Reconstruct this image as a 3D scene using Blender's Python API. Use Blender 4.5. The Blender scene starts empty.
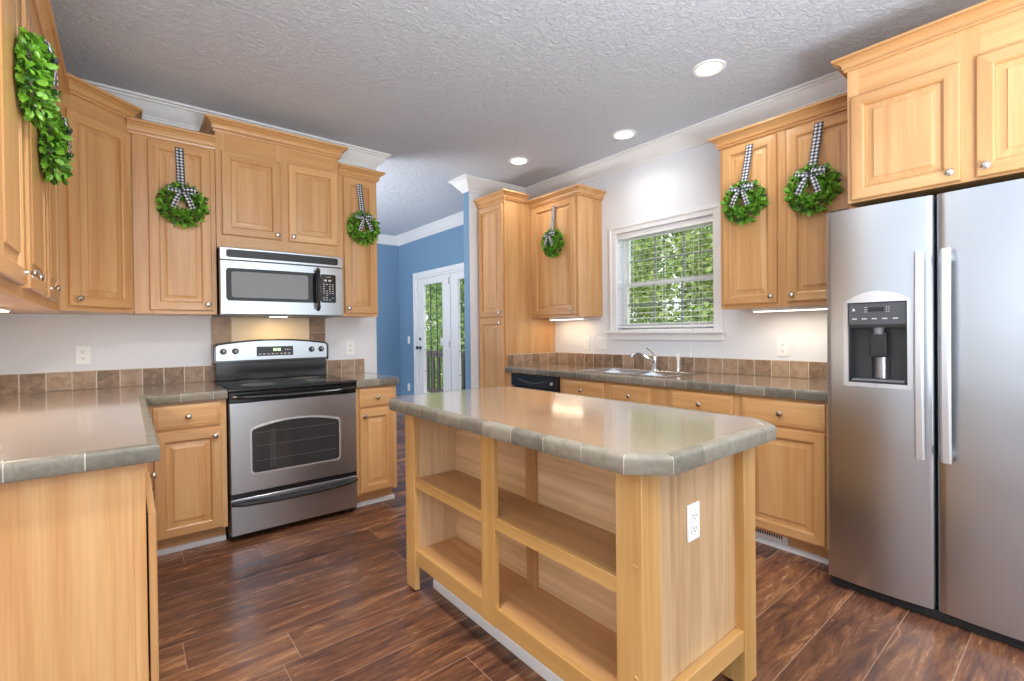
import bpy, bmesh, math, random
from mathutils import Vector, Matrix
random.seed(7)
C = bpy.context.scene
COL = C.collection
PI = math.pi

# ------------------------------------------------------------------ camera, world, light, exposure
IMW = 1024.0
cam_d = bpy.data.cameras.new('camera')
cam = bpy.data.objects.new('camera', cam_d); COL.objects.link(cam)
F, YAW, PITCH, ROLL, CY, CX, CAMH = 471.92, 38.648, -0.4394, -0.6373, 336.26, 504.73, 1.2312
cam_d.sensor_fit = 'HORIZONTAL'; cam_d.sensor_width = 36.0; cam_d.lens = F / IMW * 36.0
cam_d.shift_x = (512 - CX) / IMW; cam_d.shift_y = (CY - 340.5) / IMW
cam_d.clip_start = 0.02; cam_d.clip_end = 200
y_, p_, r_ = (math.radians(a) for a in (YAW, PITCH, ROLL))
rv = Vector((math.cos(y_), -math.sin(y_), 0)); fv = Vector((math.sin(y_), math.cos(y_), 0)); uv_ = Vector((0, 0, 1))
f2 = fv * math.cos(p_) + uv_ * math.sin(p_); u2 = uv_ * math.cos(p_) - fv * math.sin(p_)
r3 = rv * math.cos(r_) + u2 * math.sin(r_); u3 = u2 * math.cos(r_) - rv * math.sin(r_)
M = Matrix((r3, u3, -f2)).transposed().to_4x4(); M.translation = Vector((0, 0, CAMH))
cam.matrix_world = M
C.camera = cam

w = bpy.data.worlds.new('world'); C.world = w; w.use_nodes = True
bg = w.node_tree.nodes['Background']
bg.inputs[0].default_value = (0.90, 0.95, 1.0, 1); bg.inputs[1].default_value = 2.0

def lamp(name, kind, loc, energy, color=(1, 1, 1), rot=(0, 0, 0), **kw):
    d = bpy.data.lights.new(name, kind); d.energy = energy; d.color = color
    for k, v in kw.items(): setattr(d, k, v)
    o = bpy.data.objects.new(name, d); COL.objects.link(o); o.location = loc; o.rotation_euler = rot
    return o
lamp('sun', 'SUN', (0, 0, 20), 3.0, (1, 0.95, 0.85), (math.radians(20), math.radians(-38), 0), angle=0.02)

# added unseen fill lamps, aimed up to brighten the kitchen and blue room ceilings
lamp('bounce_fill', 'AREA', (-0.7, -1.2, 0.9), 120, (0.86, 0.93, 1.0), (PI, 0, 0), shape='DISK', size=1.2)
lamp('bounce_fill', 'AREA', (0.9, -1.1, 0.9), 155, (0.86, 0.93, 1.0), (PI, 0, 0), shape='DISK', size=1.2)
lamp('bounce_fill', 'AREA', (0.5, 5.0, 1.0), 90, (0.95, 0.97, 1.0), (PI, 0, 0), shape='DISK', size=1.0)

C.view_settings.view_transform = 'Standard'; C.view_settings.look = 'None'
C.view_settings.gamma = 1.0; C.view_settings.use_curve_mapping = False
C.view_settings.exposure = 0.0
C.cycles.use_denoising = True
C.cycles.max_bounces = 8; C.cycles.diffuse_bounces = 5; C.cycles.glossy_bounces = 4
C.cycles.transparent_max_bounces = 12
C.cycles.sample_clamp_indirect = 6.0

CEIL, YW, XW, XL = 2.76, 3.85, 3.41, -0.60
CT = 0.914

# ------------------------------------------------------------------ materials
def lin(r, g, b):
    f = lambda c: (c / 255 / 12.92) if c / 255 <= 0.04045 else ((c / 255 + 0.055) / 1.055) ** 2.4
    return (f(r), f(g), f(b), 1)
class NT:
    def __init__(s, name):
        s.m = bpy.data.materials.new(name); s.m.use_nodes = True; s.t = s.m.node_tree
        s.b = s.t.nodes['Principled BSDF']
    def n(s, typ, **kw):
        n = s.t.nodes.new(typ)
        for k, v in kw.items():
            if k.startswith('i_'):
                key = k[2:]; key = int(key) if key.isdigit() else key
                n.inputs[key].default_value = v
            else: setattr(n, k, v)
        return n
    def l(s, a, b): s.t.links.new(a, b)
    def set(s, **kw):
        for k, v in kw.items(): s.b.inputs[k.replace('_', ' ')].default_value = v
    def math(s, op, a, b=None):
        n = s.n('ShaderNodeMath', operation=op)
        for i, v in enumerate((a, b)):
            if v is None: continue
            if isinstance(v, (int, float)): n.inputs[i].default_value = v
            else: s.l(v, n.inputs[i])
        return n.outputs[0]
    def ramp(s, fac, stops):
        n = s.n('ShaderNodeValToRGB'); e = n.color_ramp.elements
        while len(e) < len(stops): e.new(0.5)
        for el, (p, c) in zip(e, stops): el.position = p; el.color = c
        s.l(fac, n.inputs[0]); return n.outputs[0]
    def mix(s, fac, a, b, typ='MIX'):
        n = s.n('ShaderNodeMix', data_type='RGBA', blend_type=typ)
        for i, v in ((0, fac), (6, a), (7, b)):
            if isinstance(v, (int, float, tuple)): n.inputs[i].default_value = v
            else: s.l(v, n.inputs[i])
        return n.outputs[2]
    def bump(s, h, strength, dist):
        n = s.n('ShaderNodeBump', i_Strength=strength, i_Distance=dist); s.l(h, n.inputs['Height'])
        s.l(n.outputs[0], s.b.inputs['Normal'])
def plain(name, col, rough=0.5, metal=0.0, **kw):
    t = NT(name); t.set(Base_Color=col, Roughness=rough, Metallic=metal)
    for k, v in kw.items(): t.b.inputs[k].default_value = v
    return t.m
def emis(name, col, st):
    t = NT(name); t.set(Base_Color=(0.8, 0.8, 0.8, 1)); t.b.inputs['Emission Color'].default_value = col
    t.b.inputs['Emission Strength'].default_value = st
    return t.m
def wood(name, axis, c0, c1, c2, fine=1.0, rough=0.32, contrast=1.0):
    t = NT(name)
    tc = t.n('ShaderNodeTexCoord'); oi = t.n('ShaderNodeObjectInfo')
    off = t.n('ShaderNodeVectorMath', operation='SCALE'); 
    cx = t.n('ShaderNodeCombineXYZ'); t.l(oi.outputs['Random'], cx.inputs[0]); t.l(oi.outputs['Random'], cx.inputs[1]); t.l(oi.outputs['Random'], cx.inputs[2])
    t.l(cx.outputs[0], off.inputs[0]); off.inputs[3].default_value = 17.0
    ad = t.n('ShaderNodeVectorMath', operation='ADD'); t.l(tc.outputs['Object'], ad.inputs[0]); t.l(off.outputs[0], ad.inputs[1])
    def noise(al, ac, det, dist):
        mp = t.n('ShaderNodeMapping'); sc = [ac, ac, ac]; sc['xyz'.index(axis)] = al
        mp.inputs['Scale'].default_value = sc; t.l(ad.outputs[0], mp.inputs[0])
        n = t.n('ShaderNodeTexNoise', i_Scale=1.0, i_Detail=det, i_Distortion=dist, i_Roughness=0.6); t.l(mp.outputs[0], n.inputs[0])
        return n.outputs[0]
    a = noise(0.7, 14, 3, 0.3); b = noise(3.0, 130 * fine, 2, 0.2)
    base = t.ramp(a, [(0.32, c0), (0.52, c1), (0.72, c2)])
    st = t.ramp(b, [(0.35, (0.86, 0.83, 0.80, 1)), (0.65, (1, 1, 1, 1))])
    col = t.mix(0.6 * contrast, base, st, 'MULTIPLY')
    # whole-part tone varies a little from board to board
    hv = t.n('ShaderNodeHueSaturation'); t.l(t.math('ADD', t.math('MULTIPLY', oi.outputs['Random'], 0.12), 0.93), hv.inputs['Value'])
    t.l(col, hv.inputs['Color']); t.l(hv.outputs[0], t.b.inputs['Base Color'])
    t.set(Roughness=rough); t.b.inputs['Coat Weight'].default_value = 0.25; t.b.inputs['Coat Roughness'].default_value = 0.18
    t.bump(b, 0.08, 0.0006)
    return t.m
MW = {}
wc = (lin(202, 148, 92), lin(214, 164, 108), lin(223, 178, 124))
for ax in 'xyz': MW[ax] = wood('maple_' + ax, ax, *wc)
ic = (lin(196, 148, 84), lin(208, 162, 98), lin(218, 174, 112))
MI = {ax: wood('island_maple_' + ax, ax, *ic) for ax in 'xyz'}
lc = (lin(196, 158, 114), lin(216, 180, 138), lin(228, 198, 160))
ML = {ax: wood('pale_laminate_' + ax, ax, *lc, fine=0.45, rough=0.4, contrast=1.4) for ax in 'xyz'}
sc_ = (lin(172, 124, 76), lin(190, 142, 92), lin(202, 156, 106))
MS = {ax: wood('shelf_board_' + ax, ax, *sc_, fine=0.5, rough=0.4, contrast=1.1) for ax in 'xyz'}

def steel_mat(name, along, base=(0.55, 0.585, 0.62, 1), rough=0.28):
    t = NT(name); tc = t.n('ShaderNodeTexCoord'); mp = t.n('ShaderNodeMapping')
    sc = [150, 150, 150]; sc['xyz'.index(along)] = 1.0; mp.inputs['Scale'].default_value = sc
    t.l(tc.outputs['Object'], mp.inputs[0]); n = t.n('ShaderNodeTexNoise', i_Scale=1.0, i_Detail=2.0); t.l(mp.outputs[0], n.inputs[0])
    t.set(Base_Color=base, Metallic=1.0)
    t.l(t.math('ADD', t.math('MULTIPLY', n.outputs[0], 0.03), rough), t.b.inputs['Roughness'])
    return t.m
M_STEEL = steel_mat('brushed_steel', 'x')
M_NICKEL = plain('satin_nickel', (0.62, 0.58, 0.53, 1), 0.22, 1.0)
M_CHROME = plain('chrome', (0.75, 0.76, 0.78, 1), 0.1, 1.0)
M_BLACK = plain('black_gloss', (0.012, 0.012, 0.013, 1), 0.12)
M_BLACKM = plain('black_plastic', (0.02, 0.02, 0.021, 1), 0.38)
M_GLASSB = plain('black_oven_glass', (0.035, 0.036, 0.037, 1), 0.08, 0.0)
M_GLASSG = plain('microwave_window', (0.22, 0.225, 0.23, 1), 0.12, 0.0)
M_DGREY = plain('charcoal_plastic', (0.035, 0.036, 0.038, 1), 0.35)
M_MGREY = plain('grey_plastic', (0.22, 0.22, 0.23, 1), 0.35)
M_SILVER = plain('silver_plastic', (0.68, 0.69, 0.70, 1), 0.3, 0.6)
M_WHITE = plain('white_trim_paint', lin(238, 238, 238), 0.35)
M_PLATE = plain('white_plate', lin(246, 246, 244), 0.3)
M_SLAT = plain('white_blind', lin(240, 240, 240), 0.45)
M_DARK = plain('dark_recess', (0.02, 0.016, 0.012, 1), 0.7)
M_MARK = plain('pale_marking', (0.6, 0.6, 0.6, 1), 0.5)
M_GREEN = emis('green_display', (0.35, 1.0, 0.25, 1), 1.6)
M_GROUT = plain('pale_grout', lin(214, 205, 188), 0.8)
M_RAIL = plain('weathered_deck_wood', lin(70, 54, 48), 0.7)
M_LAMP = emis('lamp_lens', (1.0, 0.97, 0.92, 1), 14.0)
M_UCL = emis('under_cabinet_lens', (1.0, 0.95, 0.86, 1), 5.0)
M_GLASS = NT('window_glass')
M_GLASS.t.nodes.remove(M_GLASS.b)
_tr = M_GLASS.n('ShaderNodeBsdfTransparent'); _gl = M_GLASS.n('ShaderNodeBsdfGlossy', i_Roughness=0.02); _mx = M_GLASS.n('ShaderNodeMixShader', i_0=0.06)
M_GLASS.l(_tr.outputs[0], _mx.inputs[1]); M_GLASS.l(_gl.outputs[0], _mx.inputs[2]); M_GLASS.l(_mx.outputs[0], M_GLASS.t.nodes['Material Output'].inputs[0]); M_GLASS = M_GLASS.m

def paint(name, col, sc=180, st=0.08, rough=0.6):
    t = NT(name); tc = t.n('ShaderNodeTexCoord'); n = t.n('ShaderNodeTexNoise', i_Scale=sc, i_Detail=2.0); t.l(tc.outputs['Object'], n.inputs[0])
    t.set(Base_Color=col, Roughness=rough); t.bump(n.outputs[0], st, 0.002); return t.m
M_WALL = paint('pale_grey_wall', lin(230, 232, 236))
M_BLUE = paint('blue_wall', lin(116, 150, 180))
def ceiling_mat():
    t = NT('textured_ceiling'); tc = t.n('ShaderNodeTexCoord')
    n = t.n('ShaderNodeTexNoise', i_Scale=26.0, i_Detail=4.0, i_Roughness=0.65, i_Distortion=1.2); t.l(tc.outputs['Object'], n.inputs[0])
    h = t.ramp(n.outputs[0], [(0.42, (0, 0, 0, 1)), (0.60, (1, 1, 1, 1))])
    t.set(Base_Color=lin(206, 212, 221), Roughness=0.6); t.bump(h, 0.65, 0.006); return t.m
M_CEIL = ceiling_mat()

def tile_mat(name, stops, sc=16):
    t = NT(name); tc = t.n('ShaderNodeTexCoord'); g = t.n('ShaderNodeNewGeometry')
    n = t.n('ShaderNodeTexNoise', i_Scale=sc, i_Detail=6.0, i_Roughness=0.65, i_Distortion=1.0)
    v = t.n('ShaderNodeVectorMath', operation='ADD'); cx = t.n('ShaderNodeCombineXYZ')
    m = t.math('MULTIPLY', g.outputs['Random Per Island'], 30.0); t.l(m, cx.inputs[0]); t.l(m, cx.inputs[1])
    t.l(tc.outputs['Object'], v.inputs[0]); t.l(cx.outputs[0], v.inputs[1]); t.l(v.outputs[0], n.inputs[0])
    fac = t.math('ADD', t.math('MULTIPLY', n.outputs[0], 0.72), t.math('MULTIPLY', g.outputs['Random Per Island'], 0.28))
    t.l(t.ramp(fac, stops), t.b.inputs['Base Color']); t.set(Roughness=0.42); t.bump(n.outputs[0], 0.25, 0.003)
    return t.m
M_TILE = tile_mat('slate_brown_tile', [(0.35, lin(124, 100, 80)), (0.5, lin(160, 132, 108)), (0.68, lin(184, 158, 132))])
M_EDGE = tile_mat('grey_edge_tile', [(0.30, lin(98, 93, 82)), (0.5, lin(124, 118, 104)), (0.70, lin(146, 138, 122))], 22)
M_CREAM = plain('cream_tile', lin(236, 214, 178), 0.35)
def counter_mat():
    t = NT('mottled_taupe_counter'); tc = t.n('ShaderNodeTexCoord')
    n = t.n('ShaderNodeTexNoise', i_Scale=9.0, i_Detail=8.0, i_Roughness=0.68, i_Distortion=0.8); t.l(tc.outputs['Object'], n.inputs[0])
    n2 = t.n('ShaderNodeTexNoise', i_Scale=60.0, i_Detail=3.0); t.l(tc.outputs['Object'], n2.inputs[0])
    f = t.math('ADD', t.math('MULTIPLY', n.outputs[0], 0.75), t.math('MULTIPLY', n2.outputs[0], 0.25))
    t.l(t.ramp(f, [(0.34, lin(136, 114, 94)), (0.5, lin(152, 130, 108)), (0.66, lin(168, 146, 122))]), t.b.inputs['Base Color'])
    t.set(Roughness=0.22); t.b.inputs['IOR'].default_value = 1.55; t.b.inputs['Coat Weight'].default_value = 1.0; t.b.inputs['Coat Roughness'].default_value = 0.10; t.bump(n2.outputs[0], 0.12, 0.0015); return t.m
M_COUNTER = counter_mat()

def floor_mat():
    t = NT('hickory_plank_floor'); g = t.n('ShaderNodeTexCoord'); sp = t.n('ShaderNodeSeparateXYZ'); t.l(g.outputs['Object'], sp.inputs[0])
    W, L = 0.198, 1.22
    yy = t.math('DIVIDE', t.math('SUBTRACT', sp.outputs[1], 0.31 - 20 * W), W); row = t.math('FLOOR', yy); fy = t.math('FRACT', yy)
    wn = t.n('ShaderNodeTexWhiteNoise', noise_dimensions='1D'); t.l(row, wn.inputs['W'])
    xx = t.math('DIVIDE', t.math('ADD', t.math('ADD', sp.outputs[0], 20.0), t.math('MULTIPLY', wn.outputs[0], L)), L)
    colm = t.math('FLOOR', xx); fx = t.math('FRACT', xx)
    cb = t.n('ShaderNodeCombineXYZ'); t.l(row, cb.inputs[0]); t.l(colm, cb.inputs[1])
    wp = t.n('ShaderNodeTexWhiteNoise', noise_dimensions='3D'); t.l(cb.outputs[0], wp.inputs[0])
    # grain, shifted from plank to plank
    off = t.n('ShaderNodeVectorMath', operation='SCALE'); t.l(wp.outputs['Color'], off.inputs[0]); off.inputs[3].default_value = 40.0
    ad = t.n('ShaderNodeVectorMath', operation='ADD'); t.l(g.outputs['Object'], ad.inputs[0]); t.l(off.outputs[0], ad.inputs[1])
    def nz(s, sc, det, dist, ro=0.6):
        mp = t.n('ShaderNodeMapping'); mp.inputs['Scale'].default_value = s; t.l(ad.outputs[0], mp.inputs[0])
        n = t.n('ShaderNodeTexNoise', i_Scale=sc, i_Detail=det, i_Distortion=dist, i_Roughness=ro); t.l(mp.outputs[0], n.inputs[0]); return n.outputs[0]
    a = nz((3.6, 19, 1), 1.0, 8, 0.7, 0.68); b = nz((7, 110, 1), 1.0, 4, 0.4); c = nz((1.6, 6.0, 1), 1.0, 3, 0.6)
    f = t.math('ADD', t.math('ADD', t.math('MULTIPLY', a, 0.62), t.math('MULTIPLY', b, 0.23)), t.math('ADD', t.math('MULTIPLY', c, 0.2), t.math('MULTIPLY', wp.outputs[0], 0.10)))
    col = t.ramp(f, [(0.42, lin(58, 40, 37)), (0.53, lin(96, 63, 49)), (0.62, lin(130, 86, 60)), (0.72, lin(166, 120, 80))])
    dy = t.math('MULTIPLY', t.math('MINIMUM', fy, t.math('SUBTRACT', 1.0, fy)), W)
    dx = t.math('MULTIPLY', t.math('MINIMUM', fx, t.math('SUBTRACT', 1.0, fx)), L)
    d = t.math('MINIMUM', dx, dy); seam = t.math('LESS_THAN', d, 0.0017)
    t.l(t.mix(seam, col, lin(160, 128, 104)), t.b.inputs['Base Color'])
    t.l(t.math('ADD', t.math('MULTIPLY', a, 0.16), 0.18), t.b.inputs['Roughness'])
    h = t.math('ADD', t.math('MULTIPLY', b, 0.4), t.math('MULTIPLY', t.math('MINIMUM', t.math('DIVIDE', d, 0.004), 1.0), 1.0))
    t.b.inputs['Specular IOR Level'].default_value = 0.35
    t.bump(h, 0.22, 0.003)
    return t.m
M_FLOOR = floor_mat()

def leaf_mat(name, c0, c1, trans=0.25):
    t = NT(name); g = t.n('ShaderNodeNewGeometry')
    col = t.mix(g.outputs['Random Per Island'], c0, c1); t.l(col, t.b.inputs['Base Color']); t.set(Roughness=0.38)
    tr = t.n('ShaderNodeBsdfTranslucent'); t.l(col, tr.inputs[0]); mx = t.n('ShaderNodeMixShader', i_0=trans)
    t.l(t.b.outputs[0], mx.inputs[1]); t.l(tr.outputs[0], mx.inputs[2]); t.l(mx.outputs[0], t.t.nodes['Material Output'].inputs[0]); return t.m
M_LEAF = leaf_mat('boxwood_leaf', lin(22, 72, 14), lin(150, 214, 70))
M_TREE = leaf_mat('tree_leaf', lin(70, 116, 44), lin(206, 226, 140), 0.4)
M_BARK = plain('bark', lin(104, 92, 80), 0.9)
M_GRASS = plain('lawn', lin(96, 140, 60), 0.9)

def gingham():
    t = NT('gingham_ribbon'); uvn = t.n('ShaderNodeUVMap'); sp = t.n('ShaderNodeSeparateXYZ'); t.l(uvn.outputs[0], sp.inputs[0])
    a = t.math('LESS_THAN', t.math('FRACT', sp.outputs[0]), 0.5); b = t.math('LESS_THAN', t.math('FRACT', sp.outputs[1]), 0.5)
    f = t.math('MULTIPLY', t.math('ADD', a, b), 0.5)
    n = t.ramp(f, [(0.0, (0.80, 0.80, 0.82, 1)), (0.5, (0.22, 0.23, 0.26, 1)), (1.0, (0.012, 0.014, 0.02, 1))]); 
    t.l(n, t.b.inputs['Base Color']); t.set(Roughness=0.7); return t.m
M_RIB = gingham()

# ------------------------------------------------------------------ helpers
def tag(o, label=None, cat=None, group=None, kind=None):
    if label: o['label'] = label
    if cat: o['category'] = cat
    if group: o['group'] = group
    if kind: o['kind'] = kind
    return o
def thing(name, label, cat, loc=(0, 0, 0), rz=0.0, group=None):
    o = bpy.data.objects.new(name, None); COL.objects.link(o); o.empty_display_size = 0.1
    o.location = loc; o.rotation_euler = (0, 0, rz); return tag(o, label, cat, group)
def structure(name, loc=(0, 0, 0)):
    o = bpy.data.objects.new(name, None); COL.objects.link(o); o.empty_display_size = 0.1; o.location = loc
    return tag(o, kind='structure')
def obj(name, bm, mats, parent=None, loc=(0, 0, 0), rot=(0, 0, 0), bevel=0.0, smooth=True, label=None, seg=2, angle=24):
    me = bpy.data.meshes.new(name); bm.normal_update(); bm.to_mesh(me); bm.free()
    if not isinstance(mats, (list, tuple)): mats = [mats]
    for m in mats: me.materials.append(m)
    if smooth:
        for p in me.polygons: p.use_smooth = True
        me.set_sharp_from_angle(angle=math.radians(angle))
    o = bpy.data.objects.new(name, me); COL.objects.link(o); o.location = loc; o.rotation_euler = rot
    if parent: o.parent = parent
    if bevel:
        b = o.modifiers.new('bevel', 'BEVEL'); b.width = bevel; b.segments = seg; b.limit_method = 'ANGLE'; b.angle_limit = math.radians(40)
    if label: o['label'] = label
    return o
def NB(): return bmesh.new()
def box(bm, x0, x1, y0, y1, z0, z1, mi=0):
    x0, x1 = sorted((x0, x1)); y0, y1 = sorted((y0, y1)); z0, z1 = sorted((z0, z1))
    v = [bm.verts.new(p) for p in ((x0, y0, z0), (x1, y0, z0), (x1, y1, z0), (x0, y1, z0), (x0, y0, z1), (x1, y0, z1), (x1, y1, z1), (x0, y1, z1))]
    for f in ((0, 3, 2, 1), (4, 5, 6, 7), (0, 1, 5, 4), (1, 2, 6, 5), (2, 3, 7, 6), (3, 0, 4, 7)):
        bm.faces.new([v[i] for i in f]).material_index = mi
    return bm
def bx(*a, mi=0): return box(NB(), *a, mi=mi)
def prism(bm, pts, z0, z1, mi=0, axis='z'):
    """extrude polygon pts (2D, counter-clockwise) between two levels along an axis"""
    def P(a, b, c):
        return {'z': (a, b, c), 'y': (a, c, b), 'x': (c, a, b)}[axis]
    lo = [bm.verts.new(P(a, b, z0)) for a, b in pts]; hi = [bm.verts.new(P(a, b, z1)) for a, b in pts]
    fs = [bm.faces.new(lo[::-1]), bm.faces.new(hi)]; n = len(pts)
    for i in range(n): fs.append(bm.faces.new((lo[i], lo[(i + 1) % n], hi[(i + 1) % n], hi[i])))
    for f in fs: f.material_index = mi
    if axis == 'y': bmesh.ops.reverse_faces(bm, faces=fs)
    return bm
def lathe(bm, prof, n=20, org=(0, 0, 0), axis='z', mi=0):
    """prof: (radius, height) list"""
    def P(r, a, h):
        c, s = r * math.cos(a), r * math.sin(a)
        q = {'z': (c, s, h), '-y': (c, -h, s), 'x': (h, c, s), '-x': (-h, s, c)}[axis]
        return (q[0] + org[0], q[1] + org[1], q[2] + org[2])
    rings = []
    for r, h in prof:
        if r < 1e-6: rings.append([bm.verts.new(P(0, 0, h))])
        else: rings.append([bm.verts.new(P(r, 2 * PI * i / n, h)) for i in range(n)])
    for A, B in zip(rings, rings[1:]):
        for i in range(n):
            j = (i + 1) % n
            if len(A) == 1 and len(B) == 1: continue
            if len(A) == 1: f = (A[0], B[j], B[i])
            elif len(B) == 1: f = (A[i], A[j], B[0])
            else: f = (A[i], A[j], B[j], B[i])
            bm.faces.new(f).material_index = mi
    for R_, rev in ((rings[0], True), (rings[-1], False)):
        if len(R_) > 1: bm.faces.new(R_[::-1] if rev else R_).material_index = mi
    bmesh.ops.recalc_face_normals(bm, faces=bm.faces[:])
    return bm
def tube(bm, pts, rad, n=10, mi=0, flat=1.0):
    pts = [Vector(p) for p in pts]; rings = []
    up = Vector((0, 0, 1))
    for i, p in enumerate(pts):
        d = (pts[min(i + 1, len(pts) - 1)] - pts[max(i - 1, 0)]).normalized()
        u = up if abs(d.dot(up)) < 0.95 else Vector((1, 0, 0))
        a = d.cross(u).normalized(); b = a.cross(d).normalized()
        r = rad[i] if isinstance(rad, (list, tuple)) else rad
        rings.append([bm.verts.new(p + a * r * math.cos(2 * PI * k / n) + b * r * flat * math.sin(2 * PI * k / n)) for k in range(n)])
    for A, B in zip(rings, rings[1:]):
        for i in range(n): bm.faces.new((A[i], A[(i + 1) % n], B[(i + 1) % n], B[i])).material_index = mi
    bm.faces.new(rings[0][::-1]).material_index = mi; bm.faces.new(rings[-1]).material_index = mi
    bmesh.ops.recalc_face_normals(bm, faces=bm.faces[:])
    return bm
def frames(path):
    """per path point: mitre vector so that offset 'out' lies to the RIGHT of travel"""
    P = [Vector((a, b, 0)) for a, b in path]; N = []
    for i in range(len(P) - 1):
        d = (P[i + 1] - P[i]).normalized(); N.append(Vector((d.y, -d.x, 0)))
    mit = []
    for i in range(len(P)):
        if i == 0: m = N[0]
        elif i == len(P) - 1: m = N[-1]
        else:
            s = (N[i - 1] + N[i]).normalized(); m = s / max(0.2, s.dot(N[i]))
        mit.append(m)
    return P, N, mit
def sweep(bm, prof, path, mi=0):
    P, N, mit = frames(path); rings = []
    for p, m in zip(P, mit): rings.append([bm.verts.new((p.x + m.x * o, p.y + m.y * o, z)) for o, z in prof])
    n = len(prof)
    for A, B in zip(rings, rings[1:]):
        for i in range(n): bm.faces.new((A[i], A[(i + 1) % n], B[(i + 1) % n], B[i])).material_index = mi
    bm.faces.new(rings[0][::-1]).material_index = mi; bm.faces.new(rings[-1]).material_index = mi
    bmesh.ops.recalc_face_normals(bm, faces=bm.faces[:])
    return bm
def tile_edge(bm, prof, path, size, gap=0.0025, mi=0, first=None):
    P, N, mit = frames(path)
    for i in range(len(P) - 1):
        L = (P[i + 1] - P[i]).length; d = (P[i + 1] - P[i]).normalized()
        cuts = [0.0]; c = (first if (first and i == 0) else size)
        while c < L - size * 0.25: cuts.append(c); c += size
        cuts.append(L)
        for a, b in zip(cuts, cuts[1:]):
            rings = []
            for s, end in ((a, 0), (b, 1)):
                m = N[i]; sh = gap / 2 * (1 if end == 0 else -1)
                if s == 0.0: m = mit[i]
                elif s == L: m = mit[i + 1]
                q = P[i] + d * (s + sh)
                rings.append([bm.verts.new((q.x + m.x * o, q.y + m.y * o, z)) for o, z in prof])
            n = len(prof); fs = []
            for k in range(n): fs.append(bm.faces.new((rings[0][k], rings[0][(k + 1) % n], rings[1][(k + 1) % n], rings[1][k])))
            fs.append(bm.faces.new(rings[0][::-1])); fs.append(bm.faces.new(rings[1]))
            for f in fs: f.material_index = mi
    bmesh.ops.recalc_face_normals(bm, faces=bm.faces[:])
    return bm
def ringed(bm, x0, x1, z0, z1, prof, mv=0, mh=1, cap=True):
    """concentric rectangles (inset, y): faces the -y side"""
    rings = []
    for ins, y in prof:
        rings.append([bm.verts.new(p) for p in ((x0 + ins, y, z0 + ins), (x1 - ins, y, z0 + ins), (x1 - ins, y, z1 - ins), (x0 + ins, y, z1 - ins))])
    for A, B in zip(rings, rings[1:]):
        for i in range(4):
            bm.faces.new((A[i], A[(i + 1) % 4], B[(i + 1) % 4], B[i])).material_index = (mh if i in (0, 2) else mv)
    if cap: bm.faces.new(rings[-1]).material_index = mv
    return rings

KNOB = [(0.0, -0.001), (0.007, -0.001), (0.0065, 0.004), (0.005, 0.008), (0.0055, 0.013), (0.011, 0.017), (0.0155, 0.021), (0.0155, 0.025), (0.012, 0.029), (0.006, 0.031), (0.0, 0.0315)]
def knob(parent, x, z, y=-0.02, label=None):
    return obj('knob', lathe(NB(), KNOB, 18, (0, 0, 0), '-y'), M_NICKEL, parent, (x, y, z), label=label)
def door_front(parent, x0, x1, z0, z1, kn=None, y=0.0, name='door'):
    """raised-panel door, front at y-0.02"""
    bm = NB(); fw = 0.056
    r = ringed(bm, x0, x1, z0, z1, [(0, y), (0, y - 0.015), (0.0045, y - 0.0195), (0.010, y - 0.0205), (fw - 0.008, y - 0.0205), (fw - 0.006, y - 0.0185), (fw - 0.002, y - 0.0165), (fw, y - 0.0115), (fw, y - 0.0060)], cap=False)
    bm.faces.new(r[0][::-1])
    d = obj(name, bm, [MW['z'], MW['x']], parent)
    bm = NB()
    ringed(bm, x0 + fw, x1 - fw, z0 + fw, z1 - fw, [(0, y - 0.0055), (0.006, y - 0.0055), (0.034, y - 0.0150), (0.034, y - 0.0185)])
    obj('panel', bm, [MW['z'], MW['z']], d)
    if kn: knob(d, kn[0], kn[1], y - 0.02)
    return d
def drawer_front(parent, x0, x1, z0, z1, kn=True, y=0.0):
    bm = NB()
    r = ringed(bm, x0, x1, z0, z1, [(0, y), (0, y - 0.013), (0.006, y - 0.0165), (0.016, y - 0.018), (0.019, y - 0.0205)], mv=0, mh=0)
    bm.faces.new(r[0][::-1])
    d = obj('drawer', bm, [MW['x']], parent)
    if kn: knob(d, (x0 + x1) / 2, (z0 + z1) / 2, y - 0.02)
    return d
def crown_prof(z, h=0.072, pr=0.055, back=-0.012):
    s = h / 0.072; q = pr / 0.055
    pts = [(0.004, 0), (0.012, 0.0), (0.014, 0.006), (0.010, 0.010), (0.010, 0.014), (0.020, 0.015), (0.021, 0.020), (0.016, 0.024), (0.020, 0.034), (0.028, 0.045), (0.040, 0.052), (0.040, 0.056), (0.050, 0.057), (0.055, 0.060), (0.055, 0.072)]
    return [(back, z)] + [(a * q, z + b * s) for a, b in pts] + [(back, z + h)]
def cab_body(root, w, d, z0, z1, toe=0.0, hollow=False, st=0.035, ext_side=True):
    """carcass + face frame; front plane y=0, depth +y; local z"""
    bm = NB()
    if hollow:
        box(bm, 0.001, 0.018, 0.019, d, z0 + toe, z1); box(bm, w - 0.018, w - 0.001, 0.019, d, z0 + toe, z1)
        box(bm, 0.018, w - 0.018, 0.019, d, z0 + toe, z0 + toe + 0.018); box(bm, 0.018, w - 0.018, d - 0.01, d, z0 + toe + 0.018, z1)
    else: box(bm, 0.001, w - 0.001, 0.019, d, z0 + toe, z1)
    obj('carcass', bm, MW['z'], root, bevel=0.001)
    if toe: obj('toe_kick', bx(0.001, w - 0.001, 0.085, 0.10, z0, z0 + toe), MW['x'], root)
    return root
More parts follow.
